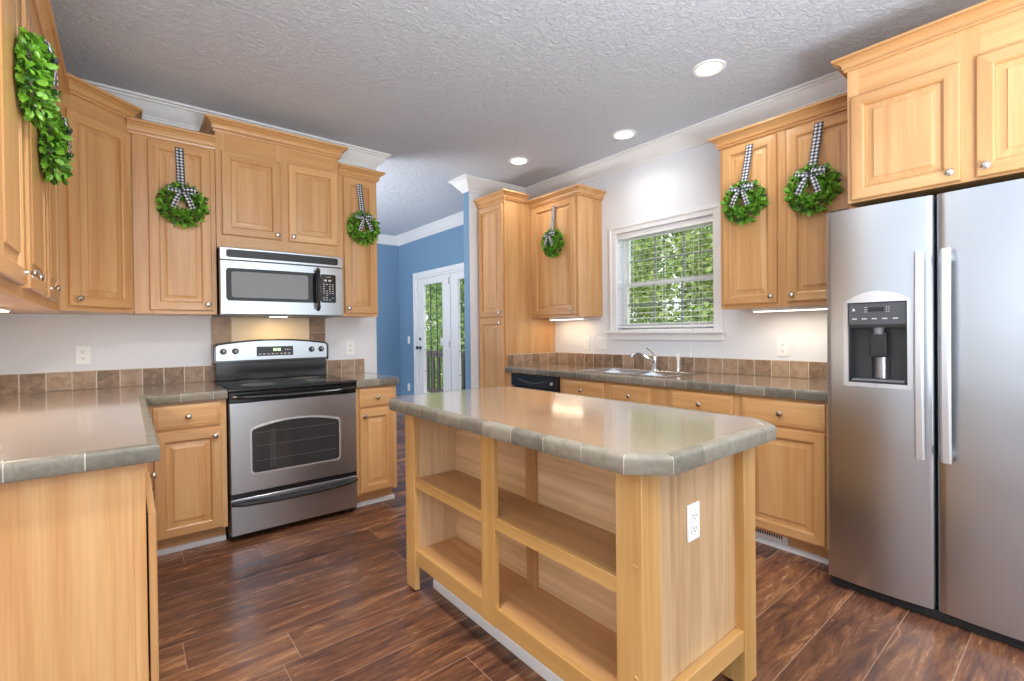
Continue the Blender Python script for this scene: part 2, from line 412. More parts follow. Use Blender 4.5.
def face(root, w, zs, xs, z0, z1, st=0.035):
    """face frame: rails at zs (z-ranges), stiles at xs"""
    bm = NB()
    for a, b in xs: box(bm, a, b, 0.0, 0.0188, z0, z1, mi=0)
    k = sorted(xs)
    for a, b in zs:
        for (p, q), (r, s) in zip(k, k[1:]): box(bm, q, r, 0.0, 0.0188, a, b, mi=1)
    return obj('face_frame', bm, [MW['z'], MW['x']], root)

# ------------------------------------------------------------------ setting
def st_obj(name, bm, m, **k): return tag(obj(name, bm, m, **k), kind='structure')
st_obj('floor', bx(-3, XW + 0.0, -3, 6.95, -0.1, 0.0), M_FLOOR, smooth=False)
st_obj('ceiling', bx(-3, XW + 0.14, -3, 7.1, CEIL, CEIL + 0.12), M_CEIL, smooth=False)
st_obj('wall_left', bx(XL - 0.12, XL, 1.70, YW, 0, CEIL), M_WALL, smooth=False)
st_obj('wall_back', bx(XL - 0.12, 1.67, YW, YW + 0.12, 0, CEIL), M_WALL, smooth=False)
bm = NB()
box(bm, -3.12, -3.0, -3, 1.82, 0, 0.75); box(bm, -3.12, -3.0, -3, 1.82, 2.1, CEIL)
for a, b in ((-3, -2.6), (-1.3, -1.1), (0.1, 0.3), (1.4, 1.82)): box(bm, -3.12, -3.0, a, b, 0.75, 2.1)
st_obj('wall_dining', bm, M_WALL, smooth=False)
st_obj('wall_dining_side', bx(-3.0, XL - 0.12, 1.70, 1.82, 0, CEIL), M_WALL, smooth=False)
WY0, WY1, WZ0, WZ1 = 1.765, 2.652, 1.235, 2.092
bm = NB()
box(bm, XW, XW + 0.14, -3, WY0, 0, CEIL); box(bm, XW, XW + 0.14, WY1, 3.97, 0, CEIL)
box(bm, XW, XW + 0.14, WY0, WY1, 0, WZ0); box(bm, XW, XW + 0.14, WY0, WY1, WZ1, CEIL)
st_obj('wall_right', bm, M_WALL, smooth=False)
DY0, DY1, DZ = 4.58, 6.40, 2.08
bm = NB()
box(bm, XW, XW + 0.14, 3.97, DY0, 0, CEIL); box(bm, XW, XW + 0.14, DY1, 6.95, 0, CEIL); box(bm, XW, XW + 0.14, DY0, DY1, DZ, CEIL)
st_obj('wall_right_far', bm, M_BLUE, smooth=False)
st_obj('wall_far', bx(-3, XW + 0.14, 6.95, 7.09, 0, CEIL), M_BLUE, smooth=False)
bm = bx(2.66, XW, 3.87, 3.97, 0, CEIL)
bm.faces.ensure_lookup_table()
for f in bm.faces:
    f.material_index = 0 if f.calc_center_median().y < 3.88 else 1
st_obj('wall_stub', bm, [M_WALL, M_BLUE], smooth=False)
# white crown moulding
def room_crown():
    z = CEIL
    return [(0.0, z - 0.125), (0.012, z - 0.125), (0.012, z - 0.112), (0.020, z - 0.106), (0.020, z - 0.098), (0.034, z - 0.088), (0.058, z - 0.058), (0.078, z - 0.030), (0.090, z - 0.024), (0.090, z - 0.016), (0.108, z - 0.012), (0.108, z), (0.0, z)]
st_obj('trim_1', sweep(NB(), room_crown(), [(XL, 1.70), (XL, YW), (1.67, YW), (1.67, YW + 0.12), (-3, YW + 0.12)]), M_WHITE)
st_obj('trim_2', sweep(NB(), room_crown(), [(-3, 6.95), (XW, 6.95), (XW, 3.97), (2.66, 3.97), (2.66, 3.87), (XW, 3.87), (XW, -3)]), M_WHITE)
bprof = [(0, 0), (0.014, 0), (0.014, 0.075), (0.008, 0.088), (0.0, 0.09)]
st_obj('baseboard_far', sweep(NB(), bprof, [(-3, 6.95), (XW, 6.95), (XW, DY1 + 0.07)]), M_WHITE)
st_obj('baseboard_right', sweep(NB(), bprof, [(XW, DY0 - 0.07), (XW, 3.97), (2.66, 3.97), (2.66, 3.87), (2.74, 3.87)]), M_WHITE)

# ---- kitchen window with casing, sashes and glass
win = structure('window_1', (XW, (WY0 + WY1) / 2, WZ0))
def W_(bm, name, m, parent=win, **k):
    o = obj(name, bm, m, parent, **k); o.location = (-XW, -(WY0 + WY1) / 2, -WZ0); return o
bm = NB(); cw = 0.067
box(bm, XW - 0.018, XW, WY0 - cw, WY0, WZ0, WZ1 + 0.052); box(bm, XW - 0.018, XW, WY1, WY1 + cw, WZ0, WZ1 + 0.052)
box(bm, XW - 0.0185, XW, WY0, WY1, WZ1, WZ1 + 0.052)
box(bm, XW - 0.026, XW, WY0 - cw - 0.004, WY0 - cw + 0.016, WZ0, WZ1 + 0.054); box(bm, XW - 0.026, XW, WY1 + cw - 0.016, WY1 + cw + 0.004, WZ0, WZ1 + 0.054)
box(bm, XW - 0.0262, XW, WY0 - cw, WY1 + cw, WZ1 + 0.040, WZ1 + 0.060)
W_(bm, 'casing', M_WHITE, bevel=0.003)
bm = NB(); box(bm, XW - 0.055, XW + 0.10, WY0 - cw - 0.03, WY1 + cw + 0.03, WZ0 - 0.022, WZ0)
# the sill board runs into the opening only between the jambs
bm.free(); bm = NB(); box(bm, XW - 0.055, XW, WY0 - cw - 0.03, WY1 + cw + 0.03, WZ0 - 0.024, WZ0); box(bm, XW, XW + 0.09, WY0, WY1, WZ0 - 0.001, WZ0 + 0.012)
W_(bm, 'sill', M_WHITE, bevel=0.004)
W_(bx(XW - 0.018, XW, WY0 - cw - 0.01, WY1 + cw + 0.01, WZ0 - 0.080, WZ0 - 0.024), 'apron', M_WHITE, bevel=0.004)
bm = NB(); fx0, fx1 = XW + 0.075, XW + 0.135
box(bm, fx0, fx1, WY0, WY0 + 0.02, WZ0, WZ1); box(bm, fx0, fx1, WY1 - 0.02, WY1, WZ0, WZ1); box(bm, fx0, fx1, WY0, WY1, WZ1 - 0.02, WZ1); box(bm, fx0, fx1, WY0, WY1, WZ0 + 0.012, WZ0 + 0.03)
W_(bm, 'window_frame', M_WHITE)
zm = 1.64
def sash(z0, z1, x0, name):
    bm = NB(); a, b = WY0 + 0.02, WY1 - 0.02; s = 0.028
    box(bm, x0, x0 + 0.028, a, a + s, z0, z1); box(bm, x0, x0 + 0.028, b - s, b, z0, z1); box(bm, x0, x0 + 0.028, a + s, b - s, z0, z0 + s); box(bm, x0, x0 + 0.028, a + s, b - s, z1 - s, z1)
    o = W_(bm, name, M_WHITE)
    bm = NB(); ya, yb, za, zb = a + s, b - s, z0 + s, z1 - s
    for k in (1, 2): y = ya + (yb - ya) * k / 3; box(bm, x0 + 0.008, x0 + 0.018, y - 0.009, y + 0.009, za, zb)
    z = (za + zb) / 2; box(bm, x0 + 0.0082, x0 + 0.0178, ya, yb, z - 0.007, z + 0.007)
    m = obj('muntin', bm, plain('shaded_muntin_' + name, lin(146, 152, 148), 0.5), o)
    g = obj('glass', bx(x0 + 0.0125, x0 + 0.0135, ya, yb, za, zb), M_GLASS, o, smooth=False)
sash(zm - 0.017, WZ1 - 0.02, XW + 0.105, 'upper_sash'); sash(WZ0 + 0.03, zm + 0.017, XW + 0.077, 'lower_sash')

# ---- french door in the blue room
dr = structure('door_1', (XW, (DY0 + DY1) / 2, 0))
def D_(bm, name, m, parent=dr, **k):
    o = obj(name, bm, m, parent, **k)
    if parent is dr: o.location = (-XW, -(DY0 + DY1) / 2, 0)
    return o
bm = NB()
box(bm, XW - 0.018, XW + 0.001, DY0 - 0.06, DY0 + 0.005, 0, DZ + 0.06); box(bm, XW - 0.018, XW + 0.001, DY1 - 0.005, DY1 + 0.06, 0, DZ + 0.06); box(bm, XW - 0.0185, XW + 0.001, DY0 + 0.005, DY1 - 0.005, DZ - 0.005, DZ + 0.06)
D_(bm, 'casing', M_WHITE, bevel=0.003)
bm = NB(); box(bm, XW, XW + 0.13, DY0, DY0 + 0.04, 0, DZ); box(bm, XW, XW + 0.13, DY1 - 0.04, DY1, 0, DZ); box(bm, XW, XW + 0.13, DY0 + 0.04, DY1 - 0.04, DZ - 0.035, DZ); box(bm, XW + 0.0, XW + 0.13, 5.44, 5.465, 0, DZ - 0.035)
D_(bm, 'jamb', M_WHITE)
M_MUNT = plain('dark_muntin', lin(74, 80, 78), 0.5)
def leaf(y0, y1, g0, g1):
    z0, z1 = 0.012, DZ - 0.038; bm = NB(); a, b = XW + 0.008, XW + 0.050
    box(bm, a, b, y0, g0, z0, z1); box(bm, a, b, g1, y1, z0, z1); box(bm, a, b, g0, g1, z0, 0.36); box(bm, a, b, g0, g1, 1.945, z1)
    o = D_(bm, 'door_leaf', M_WHITE, bevel=0.002)
    bm = NB()
    for k in (1, 2): y = g0 + (g1 - g0) * k / 3; box(bm, a + 0.014, b - 0.014, y - 0.003, y + 0.003, 0.36, 1.945)
    for k in range(1, 5): z = 0.36 + 1.585 * k / 5; box(bm, a + 0.0142, b - 0.0142, g0, g1, z - 0.003, z + 0.003)
    obj('muntin', bm, M_MUNT, o)
    obj('glass', bx(XW + 0.029, XW + 0.030, g0, g1, 0.36, 1.945), M_GLASS, o, smooth=False)
    return o
lf = leaf(5.47, 6.355, 5.655, 6.19)
leaf(4.625, 5.435, 4.77, 5.262)
bm = lathe(NB(), [(0, 0), (0.026, 0), (0.026, 0.006), (0.010, 0.010), (0.010, 0.040), (0.026, 0.048), (0.028, 0.062), (0.018, 0.070), (0, 0.071)], 16, (XW + 0.008, 6.29, 1.02), '-x')
obj('door_knob', bm, M_BLACKM, lf)
obj('deadbolt', lathe(NB(), [(0, 0), (0.022, 0), (0.022, 0.012), (0.012, 0.016), (0, 0.016)], 16, (XW + 0.008, 6.29, 1.15), '-x'), M_BLACKM, lf)
for z in (1.90, 1.04, 0.25): obj('hinge', lathe(NB(), [(0, 0), (0.008, 0), (0.008, 0.09), (0, 0.09)], 10, (XW + 0.004, 5.4675, z), 'z'), plain('dark_hinge', lin(90, 84, 78), 0.4, 0.8), lf)

# ------------------------------------------------------------------ backsplash tiles
def tiles_x(bm, x0, x1, y, z0, z1, size, start, face=-1, th=0.009):
    box(bm, x0, x1, y, y - 0.006, z0, z1, mi=1)
    c = start
    while c > x0: c -= size
    while c < x1:
        a, b = max(c + 0.003, x0), min(c + size - 0.003, x1)
        if b - a > 0.008: box(bm, a, b, y - 0.0005, y - th, z0 + 0.002, z1 - 0.0035, mi=0)
        c += size
def tiles_y(bm, y0, y1, x, z0, z1, size, start, th=0.009):
    box(bm, x, x - 0.006, y0, y1, z0, z1, mi=1)
    c = start
    while c > y0: c -= size
    while c < y1:
        a, b = max(c + 0.003, y0), min(c + size - 0.003, y1)
        if b - a > 0.008: box(bm, x - 0.0005, x - th, a, b, z0 + 0.002, z1 - 0.0035, mi=0)
        c += size
bm = NB(); tiles_x(bm, XL, 0.455, YW, CT, 1.027, 0.1122, 0.41); st_obj('trim_3', bm, [M_TILE, M_GROUT], bevel=0.0015)
bm = NB(); tiles_x(bm, 1.237, 1.556, YW, CT, 1.027, 0.1122, 1.25); st_obj('trim_4', bm, [M_TILE, M_GROUT], bevel=0.0015)
bm = NB(); tiles_y(bm, 0.80, 3.43, XW, CT, 1.027, 0.1115, 1.703); tiles_x(bm, 2.775, XW - 0.009, 3.43, CT, 1.027, 0.1115, 2.85); st_obj('trim_5', bm, [M_TILE, M_GROUT], bevel=0.0015)
bm = NB()
box(bm, 0.455, 1.237, YW, YW - 0.006, 0.90, 1.365, mi=1)
for x in (0.457, 1.115):
    for k in range(4): box(bm, x, x + 0.120, YW, YW - 0.010, 0.905 + k * 0.1145, 0.905 + k * 0.1145 + 0.1115, mi=0)
box(bm, 0.580, 1.112, YW, YW - 0.0095, 0.905, 1.362, mi=2)
st_obj('trim_6', bm, [M_TILE, M_GROUT, M_CREAM], bevel=0.0015)

# ------------------------------------------------------------------ upper cabinets
GU = 'maple wall cabinets'
R90 = PI / 2
def ucl(label, loc, rz, w, energy, d=0.05, warm=(1.0, 0.87, 0.68)):
    t = thing('under_cabinet_light', label, 'light', loc, rz, 'strip lights under the wall cabinets')
    bm = NB(); box(bm, -w / 2, w / 2, -d / 2, d / 2, -0.020, 0.0); obj('housing', bm, M_PLATE, t, bevel=0.003)
    obj('lens', bx(-w / 2 + 0.01, w / 2 - 0.01, -d / 2 + 0.006, d / 2 - 0.006, -0.024, -0.0195), M_UCL, t)
    L = lamp('under_cabinet_lamp', 'AREA', (0, 0, -0.028), energy, warm, shape='RECTANGLE', size=w * 0.9, size_y=0.03); L.parent = t
    return t
def crown(root, path, z, h=0.072, pr=0.055):
    return obj('crown', sweep(NB(), crown_prof(z, h, pr), path), MW['x'], root)

Z0 = 1.37
# left wall, two doors then one
ZL = 1.36
t = thing('wall_cabinet', 'two door maple wall cabinet on the left wall carrying two wreaths', 'cabinet', (-0.265, 1.68, ZL), R90, GU)
cab_body(t, 0.955, 0.333, 0, 1.07); face(t, 0.955, [(0, 0.045), (1.03, 1.07)], [(0, 0.04), (0.40, 0.52), (0.91, 0.955)], 0, 1.07)
door_front(t, 0.02, 0.425, 0.035, 1.055, (0.395, 0.075)); door_front(t, 0.497, 0.929, 0.035, 1.055, (0.527, 0.075))
crown(t, [(0, 0.333), (0, 0), (0.955, 0)], 1.07)
t = thing('wall_cabinet', 'single door maple wall cabinet on the left wall next to the corner cabinet', 'cabinet', (-0.265, 2.637, ZL), R90, GU)
cab_body(t, 0.645, 0.333, 0, 1.07); face(t, 0.645, [(0, 0.045), (1.03, 1.07)], [(0, 0.04), (0.39, 0.645)], 0, 1.07)
door_front(t, 0.029, 0.405, 0.035, 1.055, (0.059, 0.075))
crown(t, [(0, 0), (0.645, 0)], 1.07)
# diagonal corner cabinet
ax, ay, bx_, by_ = -0.265, 3.285, 0.033, 3.54
dw = math.hypot(bx_ - ax, by_ - ay); da = math.atan2(by_ - ay, bx_ - ax)
t = thing('corner_wall_cabinet', 'tall diagonal corner maple wall cabinet with a plain door and no wreath', 'cabinet', (ax, ay, Z0), da, GU)
def loc2(x, y): dx, dy = x - ax, y - ay; return (dx * math.cos(da) + dy * math.sin(da), -dx * math.sin(da) + dy * math.cos(da))
pg = [loc2(*p) for p in ((ax + 0.012, ay + 0.013), (bx_ - 0.013, by_ + 0.012), (bx_ - 0.001, by_ + 0.02), (bx_ - 0.001, YW - 0.001), (XL + 0.001, YW - 0.001), (XL + 0.001, ay + 0.001), (ax - 0.004, ay + 0.001))]
pg = [(a, max(b, 0.019)) if i < 3 else (a, b) for i, (a, b) in enumerate(pg)]
obj('carcass', prism(NB(), pg, 0, 1.13), MW['z'], t)
face(t, dw, [(0, 0.045), (1.03, 1.13)], [(0, 0.06), (dw - 0.045, dw)], 0, 1.13)
door_front(t, 0.038, dw - 0.022, 0.025, 1.045, (0.068, 0.065))
crown(t, [(0.0, 0), (dw, 0), loc2(bx_ + 0.0, YW)], 1.13, 0.075)
# stove wall cabinet with wreath
t = thing('wall_cabinet', 'single door maple wall cabinet left of the microwave with a wreath on its door', 'cabinet', (0.035, 3.54, Z0), 0, GU)
cab_body(t, 0.42, 0.309, 0, 1.06); face(t, 0.42, [(0, 0.04), (1.03, 1.06)], [(0, 0.09), (0.38, 0.42)], 0, 1.06)
door_front(t, 0.073, 0.393, 0.022, 1.045, (0.368, 0.06))
crown(t, [(-0.02, 0), (0.42, 0)], 1.06)
# microwave cabinet
t = thing('wall_cabinet', 'two door maple wall cabinet mounted directly above the microwave', 'cabinet', (0.457, 3.53, 1.80), 0, GU)
cab_body(t, 0.79, 0.319, 0.0, 0.745); face(t, 0.79, [(0, 0.105), (0.62, 0.745)], [(0, 0.05), (0.36, 0.445), (0.745, 0.79)], 0.0, 0.745)
door_front(t, 0.032, 0.384, 0.088, 0.63, (0.358, 0.118)); door_front(t, 0.436, 0.778, 0.088, 0.63, (0.462, 0.118))
crown(t, [(0, 0.319), (0, 0), (0.79, 0), (0.79, 0.319)], 0.745, 0.08, 0.058)
# right of microwave
t = thing('wall_cabinet', 'narrow single door maple wall cabinet right of the microwave with a wreath', 'cabinet', (1.248, 3.54, Z0), 0, GU)
cab_body(t, 0.302, 0.309, 0, 1.06); face(t, 0.302, [(0, 0.04), (1.03, 1.06)], [(0, 0.045), (0.27, 0.302)], 0, 1.06)
door_front(t, 0.034, 0.288, 0.022, 1.045, (0.062, 0.06))
crown(t, [(0, 0), (0.302, 0), (0.302, 0.309)], 1.06)
# pantry
t = thing('pantry_cabinet', 'tall narrow two door maple pantry cabinet beside the white wall end', 'cabinet', (2.765, 3.865, 0), -R90)
PW = 0.425
cab_body(t, PW, XW - 2.765 - 0.001, 0, 2.49, toe=0.10); face(t, PW, [(0.10, 0.14), (1.355, 1.395), (2.44, 2.49)], [(0, 0.045), (PW - 0.045, PW)], 0.10, 2.49)
door_front(t, 0.022, PW - 0.022, 1.385, 2.455, (PW - 0.05, 1.425)); door_front(t, 0.022, PW - 0.022, 0.125, 1.365, (PW - 0.05, 1.325))
crown(t, [(0, 0.04), (0, 0), (PW, 0), (PW, 0.27)], 2.478, 0.075)
# mid upper
t = thing('wall_cabinet', 'single door maple wall cabinet between the pantry and the window', 'cabinet', (3.09, 3.438, Z0), -R90, GU)
MWD = 0.62
cab_body(t, MWD, 0.319, 0, 1.06); face(t, MWD, [(0, 0.04), (1.03, 1.06)], [(0, 0.07), (MWD - 0.045, MWD)], 0, 1.06)
door_front(t, 0.052, MWD - 0.03, 0.022, 1.05, (MWD - 0.06, 0.06))
crown(t, [(0.0, 0), (MWD, 0), (MWD, 0.319)], 1.06)
# right upper
t = thing('wall_cabinet', 'two door maple wall cabinet between the window and the refrigerator with two wreaths', 'cabinet', (3.09, 1.553, Z0), -R90, GU)
RW = 0.80
cab_body(t, RW, 0.319, 0, 1.06); face(t, RW, [(0, 0.04), (1.03, 1.06)], [(0, 0.045), (0.345, 0.41), (RW - 0.045, RW)], 0, 1.06)
door_front(t, 0.022, 0.352, 0.028, 1.045, (0.322, 0.065)); door_front(t, 0.408, 0.768, 0.028, 1.045, (0.438, 0.065))
crown(t, [(0, 0.319), (0, 0), (RW, 0)], 1.06)
# refrigerator cabinet
t = thing('wall_cabinet', 'deep two door maple cabinet above the refrigerator', 'cabinet', (2.73, 0.745, 1.835), -R90, GU)
FW = 0.86
cab_body(t, FW, XW - 2.73 - 0.001, 0, 0.635); face(t, FW, [(0, 0.03), (0.49, 0.635)], [(0, 0.045), (0.375, 0.455), (FW - 0.045, FW)], 0, 0.635)
door_front(t, 0.016, 0.396, 0.010, 0.500, (0.366, 0.045)); door_front(t, 0.443, 0.823, 0.010, 0.500, (0.473, 0.045))
crown(t, [(0, 0.30), (0, 0), (FW, 0)], 0.632, 0.06, 0.052)

# ------------------------------------------------------------------ base cabinets
GB = 'maple base cabinets'
CABT = 0.861
t = thing('base_cabinet', 'maple base cabinet with a drawer over a door left of the range', 'cabinet', (0.045, 3.205, 0), 0, GB)
cab_body(t, 0.405, 0.644, 0, CABT, toe=0.105)
face(t, 0.405, [(0.105, 0.14), (0.69, 0.73), (0.83, CABT)], [(0, 0.075), (0.365, 0.405)], 0.105, CABT)
drawer_front(t, 0.058, 0.375, 0.715, 0.845); door_front(t, 0.058, 0.377, 0.115, 0.695, (0.345, 0.655))
sp_ = [(0, 0), (0.012, 0), (0.014, 0.008), (0.012, 0.026), (0.006, 0.030), (0, 0.030)]
obj('toe_strip', sweep(NB(), sp_, [(0.001, 0.085), (0.404, 0.085)]), M_WHITE, t)
t = thing('base_cabinet', 'narrow maple base cabinet with a drawer over a door right of the range', 'cabinet', (1.232, 3.205, 0), 0, GB)
cab_body(t, 0.303, 0.644, 0, CABT, toe=0.105)
face(t, 0.303, [(0.105, 0.14), (0.69, 0.73), (0.83, CABT)], [(0, 0.04), (0.263, 0.303)], 0.105, CABT)
drawer_front(t, 0.022, 0.27, 0.72, 0.85); door_front(t, 0.022, 0.27, 0.12, 0.70, (0.05, 0.66))
obj('toe_strip', sweep(NB(), sp_, [(0.001, 0.085), (0.303, 0.085), (0.303, 0.2)]), M_WHITE, t)
# peninsula run along the left wall, doors face +x
PF = 0.036
t = thing('base_cabinet', 'maple base cabinet at the near end of the left counter with a broad end panel', 'cabinet', (PF, 1.775, 0), R90, GB)
cab_body(t, 0.60, 0.63, 0, CABT, toe=0.105)
face(t, 0.60, [(0.105, 0.14), (0.69, 0.86)], [(0, 0.04), (0.56, 0.60)], 0.105, CABT)
pd = door_front(t, 0.008, 0.575, 0.115, 0.695, None, y=-0.006)
bm = NB(); box(bm, -0.012, -0.001, 0.028, 0.635, 0, CABT, mi=1); box(bm, -0.015, -0.001, 0.0, 0.028, 0, CABT, mi=1)
obj('end_panel', bm, [ML['z'], MW['z']], t)
t = thing('base_cabinet', 'maple base cabinet deeper in the left counter run, seen edge on', 'cabinet', (PF, 2.377, 0), R90, GB)
cab_body(t, 0.80, 0.63, 0, CABT, toe=0.105)
face(t, 0.80, [(0.105, 0.14), (0.69, 0.73), (0.83, CABT)], [(0, 0.04), (0.215, 0.26), (0.53, 0.585), (0.735, 0.80)], 0.105, CABT)
door_front(t, 0.02, 0.225, 0.115, 0.70, (0.053, 0.658)); door_front(t, 0.57, 0.745, 0.115, 0.70)
d1 = drawer_front(t, 0.25, 0.54, 0.44, 0.59, False); knob(d1, 0.297, 0.508); knob(d1, 0.398, 0.52)
drawer_front(t, 0.25, 0.54, 0.61, 0.84, False); drawer_front(t, 0.25, 0.54, 0.12, 0.42, False)
# window wall
BF = 2.77
t = thing('base_cabinet', 'maple sink base cabinet with two drawer fronts directly under the sink', 'cabinet', (BF, 2.742, 0), -R90, GB)
cab_body(t, 0.99, XW - BF - 0.001, 0, CABT, toe=0.105, hollow=True)
face(t, 0.99, [(0.105, 0.14), (0.69, 0.73), (0.84, CABT)], [(0, 0.06), (0.45, 0.55), (0.85, 0.99)], 0.105, CABT)
drawer_front(t, 0.045, 0.465, 0.71, 0.845); drawer_front(t, 0.538, 0.865, 0.71, 0.845)
door_front(t, 0.045, 0.465, 0.115, 0.695, (0.435, 0.655)); door_front(t, 0.538, 0.865, 0.115, 0.695, (0.568, 0.655))
obj('toe_strip', sweep(NB(), sp_, [(0.001, 0.085), (0.989, 0.085)]), M_WHITE, t)
t = thing('base_cabinet', 'maple base cabinet between the sink base and the end cabinet', 'cabinet', (BF, 1.750, 0), -R90, GB)
cab_body(t, 0.457, XW - BF - 0.001, 0, CABT, toe=0.105)
face(t, 0.457, [(0.105, 0.14), (0.69, 0.73), (0.84, CABT)], [(0, 0.04), (0.42, 0.457)], 0.105, CABT)
drawer_front(t, 0.027, 0.432, 0.71, 0.845); door_front(t, 0.027, 0.432, 0.12, 0.695, (0.06, 0.655))
obj('toe_strip', sweep(NB(), sp_, [(0.001, 0.085), (0.456, 0.085)]), M_WHITE, t)
t = thing('base_cabinet', 'maple base cabinet with a drawer over a door standing against the refrigerator', 'cabinet', (BF, 1.292, 0), -R90, GB)
cab_body(t, 0.475, XW - BF - 0.001, 0, CABT, toe=0.105)
face(t, 0.475, [(0.105, 0.14), (0.69, 0.73), (0.84, CABT)], [(0, 0.04), (0.43, 0.475)], 0.105, CABT)
drawer_front(t, 0.024, 0.437, 0.71, 0.845); door_front(t, 0.024, 0.437, 0.12, 0.695, (0.055, 0.655))
obj('toe_strip', sweep(NB(), sp_, [(0.001, 0.085), (0.474, 0.085)]), M_WHITE, t)
# filler beside dishwasher
tag(obj('filler_panel', bx(BF, BF + 0.02, 3.353, 3.429, 0.0, CABT), MW['z']), 'narrow maple filler strip between the pantry and the dishwasher', 'panel')
# toe register
t = thing('floor_register', 'white slotted heating vent set into the toe kick under the base cabinet', 'vent', (BF + 0.070, 1.21, 0.065), -R90)
bm = NB(); box(bm, -0.17, 0.15, 0.0, 0.012, -0.033, 0.034)
obj('cover', bm, M_WHITE, t, bevel=0.002)
bm = NB()
for k in range(22): x = -0.15 + k * 0.0125; box(bm, x, x + 0.007, -0.001, 0.002, -0.005, 0.024)
obj('slots', bm, M_DARK, t)

# ------------------------------------------------------------------ worktops
EP = [(-0.03, CT), (-0.014, CT), (-0.006, CT - 0.002), (-0.001, CT - 0.008), (0, CT - 0.015), (0, CT - 0.044), (-0.002, CT - 0.050), (-0.008, CT - 0.052), (-0.03, CT - 0.052)]
EG = [(-0.028, CT - 0.002), (-0.014, CT - 0.002), (-0.006, CT - 0.0028), (-0.0018, CT - 0.0085), (-0.0008, CT - 0.015), (-0.0008, CT - 0.044), (-0.003, CT - 0.0495), (-0.028, CT - 0.051)]
def worktop(label, outline, path, surf, size=0.155, group='tile edged worktops', first=None):
    c = Vector((sum(p[0] for p in outline) / len(outline), sum(p[1] for p in outline) / len(outline), CABT + 0.001))
    t = thing('worktop', label, 'countertop', c, 0, group)
    bm = NB()
    for s in surf:
        if len(s) == 4 and not isinstance(s[0], tuple): box(bm, s[0], s[1], s[2], s[3], CABT + 0.0015, CT - 0.0001)
        else: prism(bm, s, CABT + 0.0015, CT - 0.0001)
    obj('surface', bm, M_COUNTER, t, (-c.x, -c.y, -c.z), smooth=False)
    bm = tile_edge(NB(), EP, path, size, mi=0, first=first); sweep(bm, EG, path, mi=1)
    obj('tile_edging', bm, [M_EDGE, M_GROUT], t, (-c.x, -c.y, -c.z), angle=50)
    return t
e = 0.03
# left L-shaped
PX, PY, CYF = 0.072, 1.722, 3.168
worktop('L-shaped taupe worktop running from the near left corner to the range', [(XL, PY), (PX, PY), (PX, CYF), (0.452, CYF), (0.452, YW), (XL, YW)],
        [(XL, PY), (PX, PY), (PX, CYF), (0.452, CYF)], [(XL + 0.001, PX - e, PY + e, CYF + e), (XL + 0.001, 0.452, CYF + e, YW - 0.001)], first=0.195)
worktop('short taupe worktop right of the range at the open wall end', [(1.232, CYF), (1.556, CYF), (1.556, YW), (1.232, YW)],
        [(1.232, CYF), (1.535, CYF), (1.556, CYF + 0.03), (1.556, YW - 0.001)], [(1.232, 1.556 - e, CYF + e, YW - 0.001)])
CXF = 2.738
SX0, SX1, SY0, SY1 = 2.86, 3.27, 1.83, 2.60   # sink cut-out
worktop('long taupe worktop with the sink under the window', [(CXF, 0.79), (XW, 3.43)],
        [(CXF, 3.429), (CXF, 0.822)], [(CXF + e, SX0, 0.822, 3.429), (SX1, XW - 0.001, 0.822, 3.429), (SX0, SX1, 0.822, SY0), (SX0, SX1, SY1, 3.429)], first=0.12)
IX0, IX1, IY0, IY1, ch = 0.985, 1.775, 0.664, 2.225, 0.088
ipath = [(1.3, IY0), (IX1 - ch, IY0), (IX1, IY0 + ch), (IX1, IY1 - ch), (IX1 - ch, IY1), (IX0 + ch, IY1), (IX0, IY1 - ch), (IX0, IY0 + ch), (IX0 + ch, IY0), (1.3, IY0)]
def inset(poly, d):
    P, N, m = frames(poly + [poly[0], poly[1]]); return [(P[i].x - m[i].x * d, P[i].y - m[i].y * d) for i in range(1, len(poly) + 1)]
ipoly = ipath[:-1]
worktop('taupe island worktop with clipped corners and a grey tiled edge', ipoly, ipath, [inset(ipoly, e)])

# ------------------------------------------------------------------ island
BX0, BX1, BY0, BY1 = 1.05, 1.715, 0.745, 2.10
t = thing('kitchen_island', 'freestanding maple kitchen island with open shelves and four corner posts', 'island', (BX0, BY0, 0), 0)
L_ = BY1 - BY0; Wd = BX1 - BX0; pz = CABT + 0.001
ps = 0.086
for (x, y, n) in ((0, 0, 1), (Wd - ps, 0, 2), (0, L_ - ps, 3), (Wd - ps, L_ - ps, 4)):
    p = obj('post', bx(x, x + (0.026 if n == 3 else ps), y, y + ps, 0.012, pz), MI['z'], t, bevel=0.002)
    obj('glide', lathe(NB(), [(0, 0), (0.010, 0), (0.010, 0.012), (0, 0.012)], 12, (x + 0.013, y + ps / 2, 0)), M_BLACKM, p)
    if n == 1:
        for z in (0.30, 0.60, 0.835):
            obj('plug', lathe(NB(), [(0, 0), (0.008, 0), (0.007, 0.002), (0, 0.0025)], 14, (0.0, 0.022, z), '-x'), MI['z'], p)
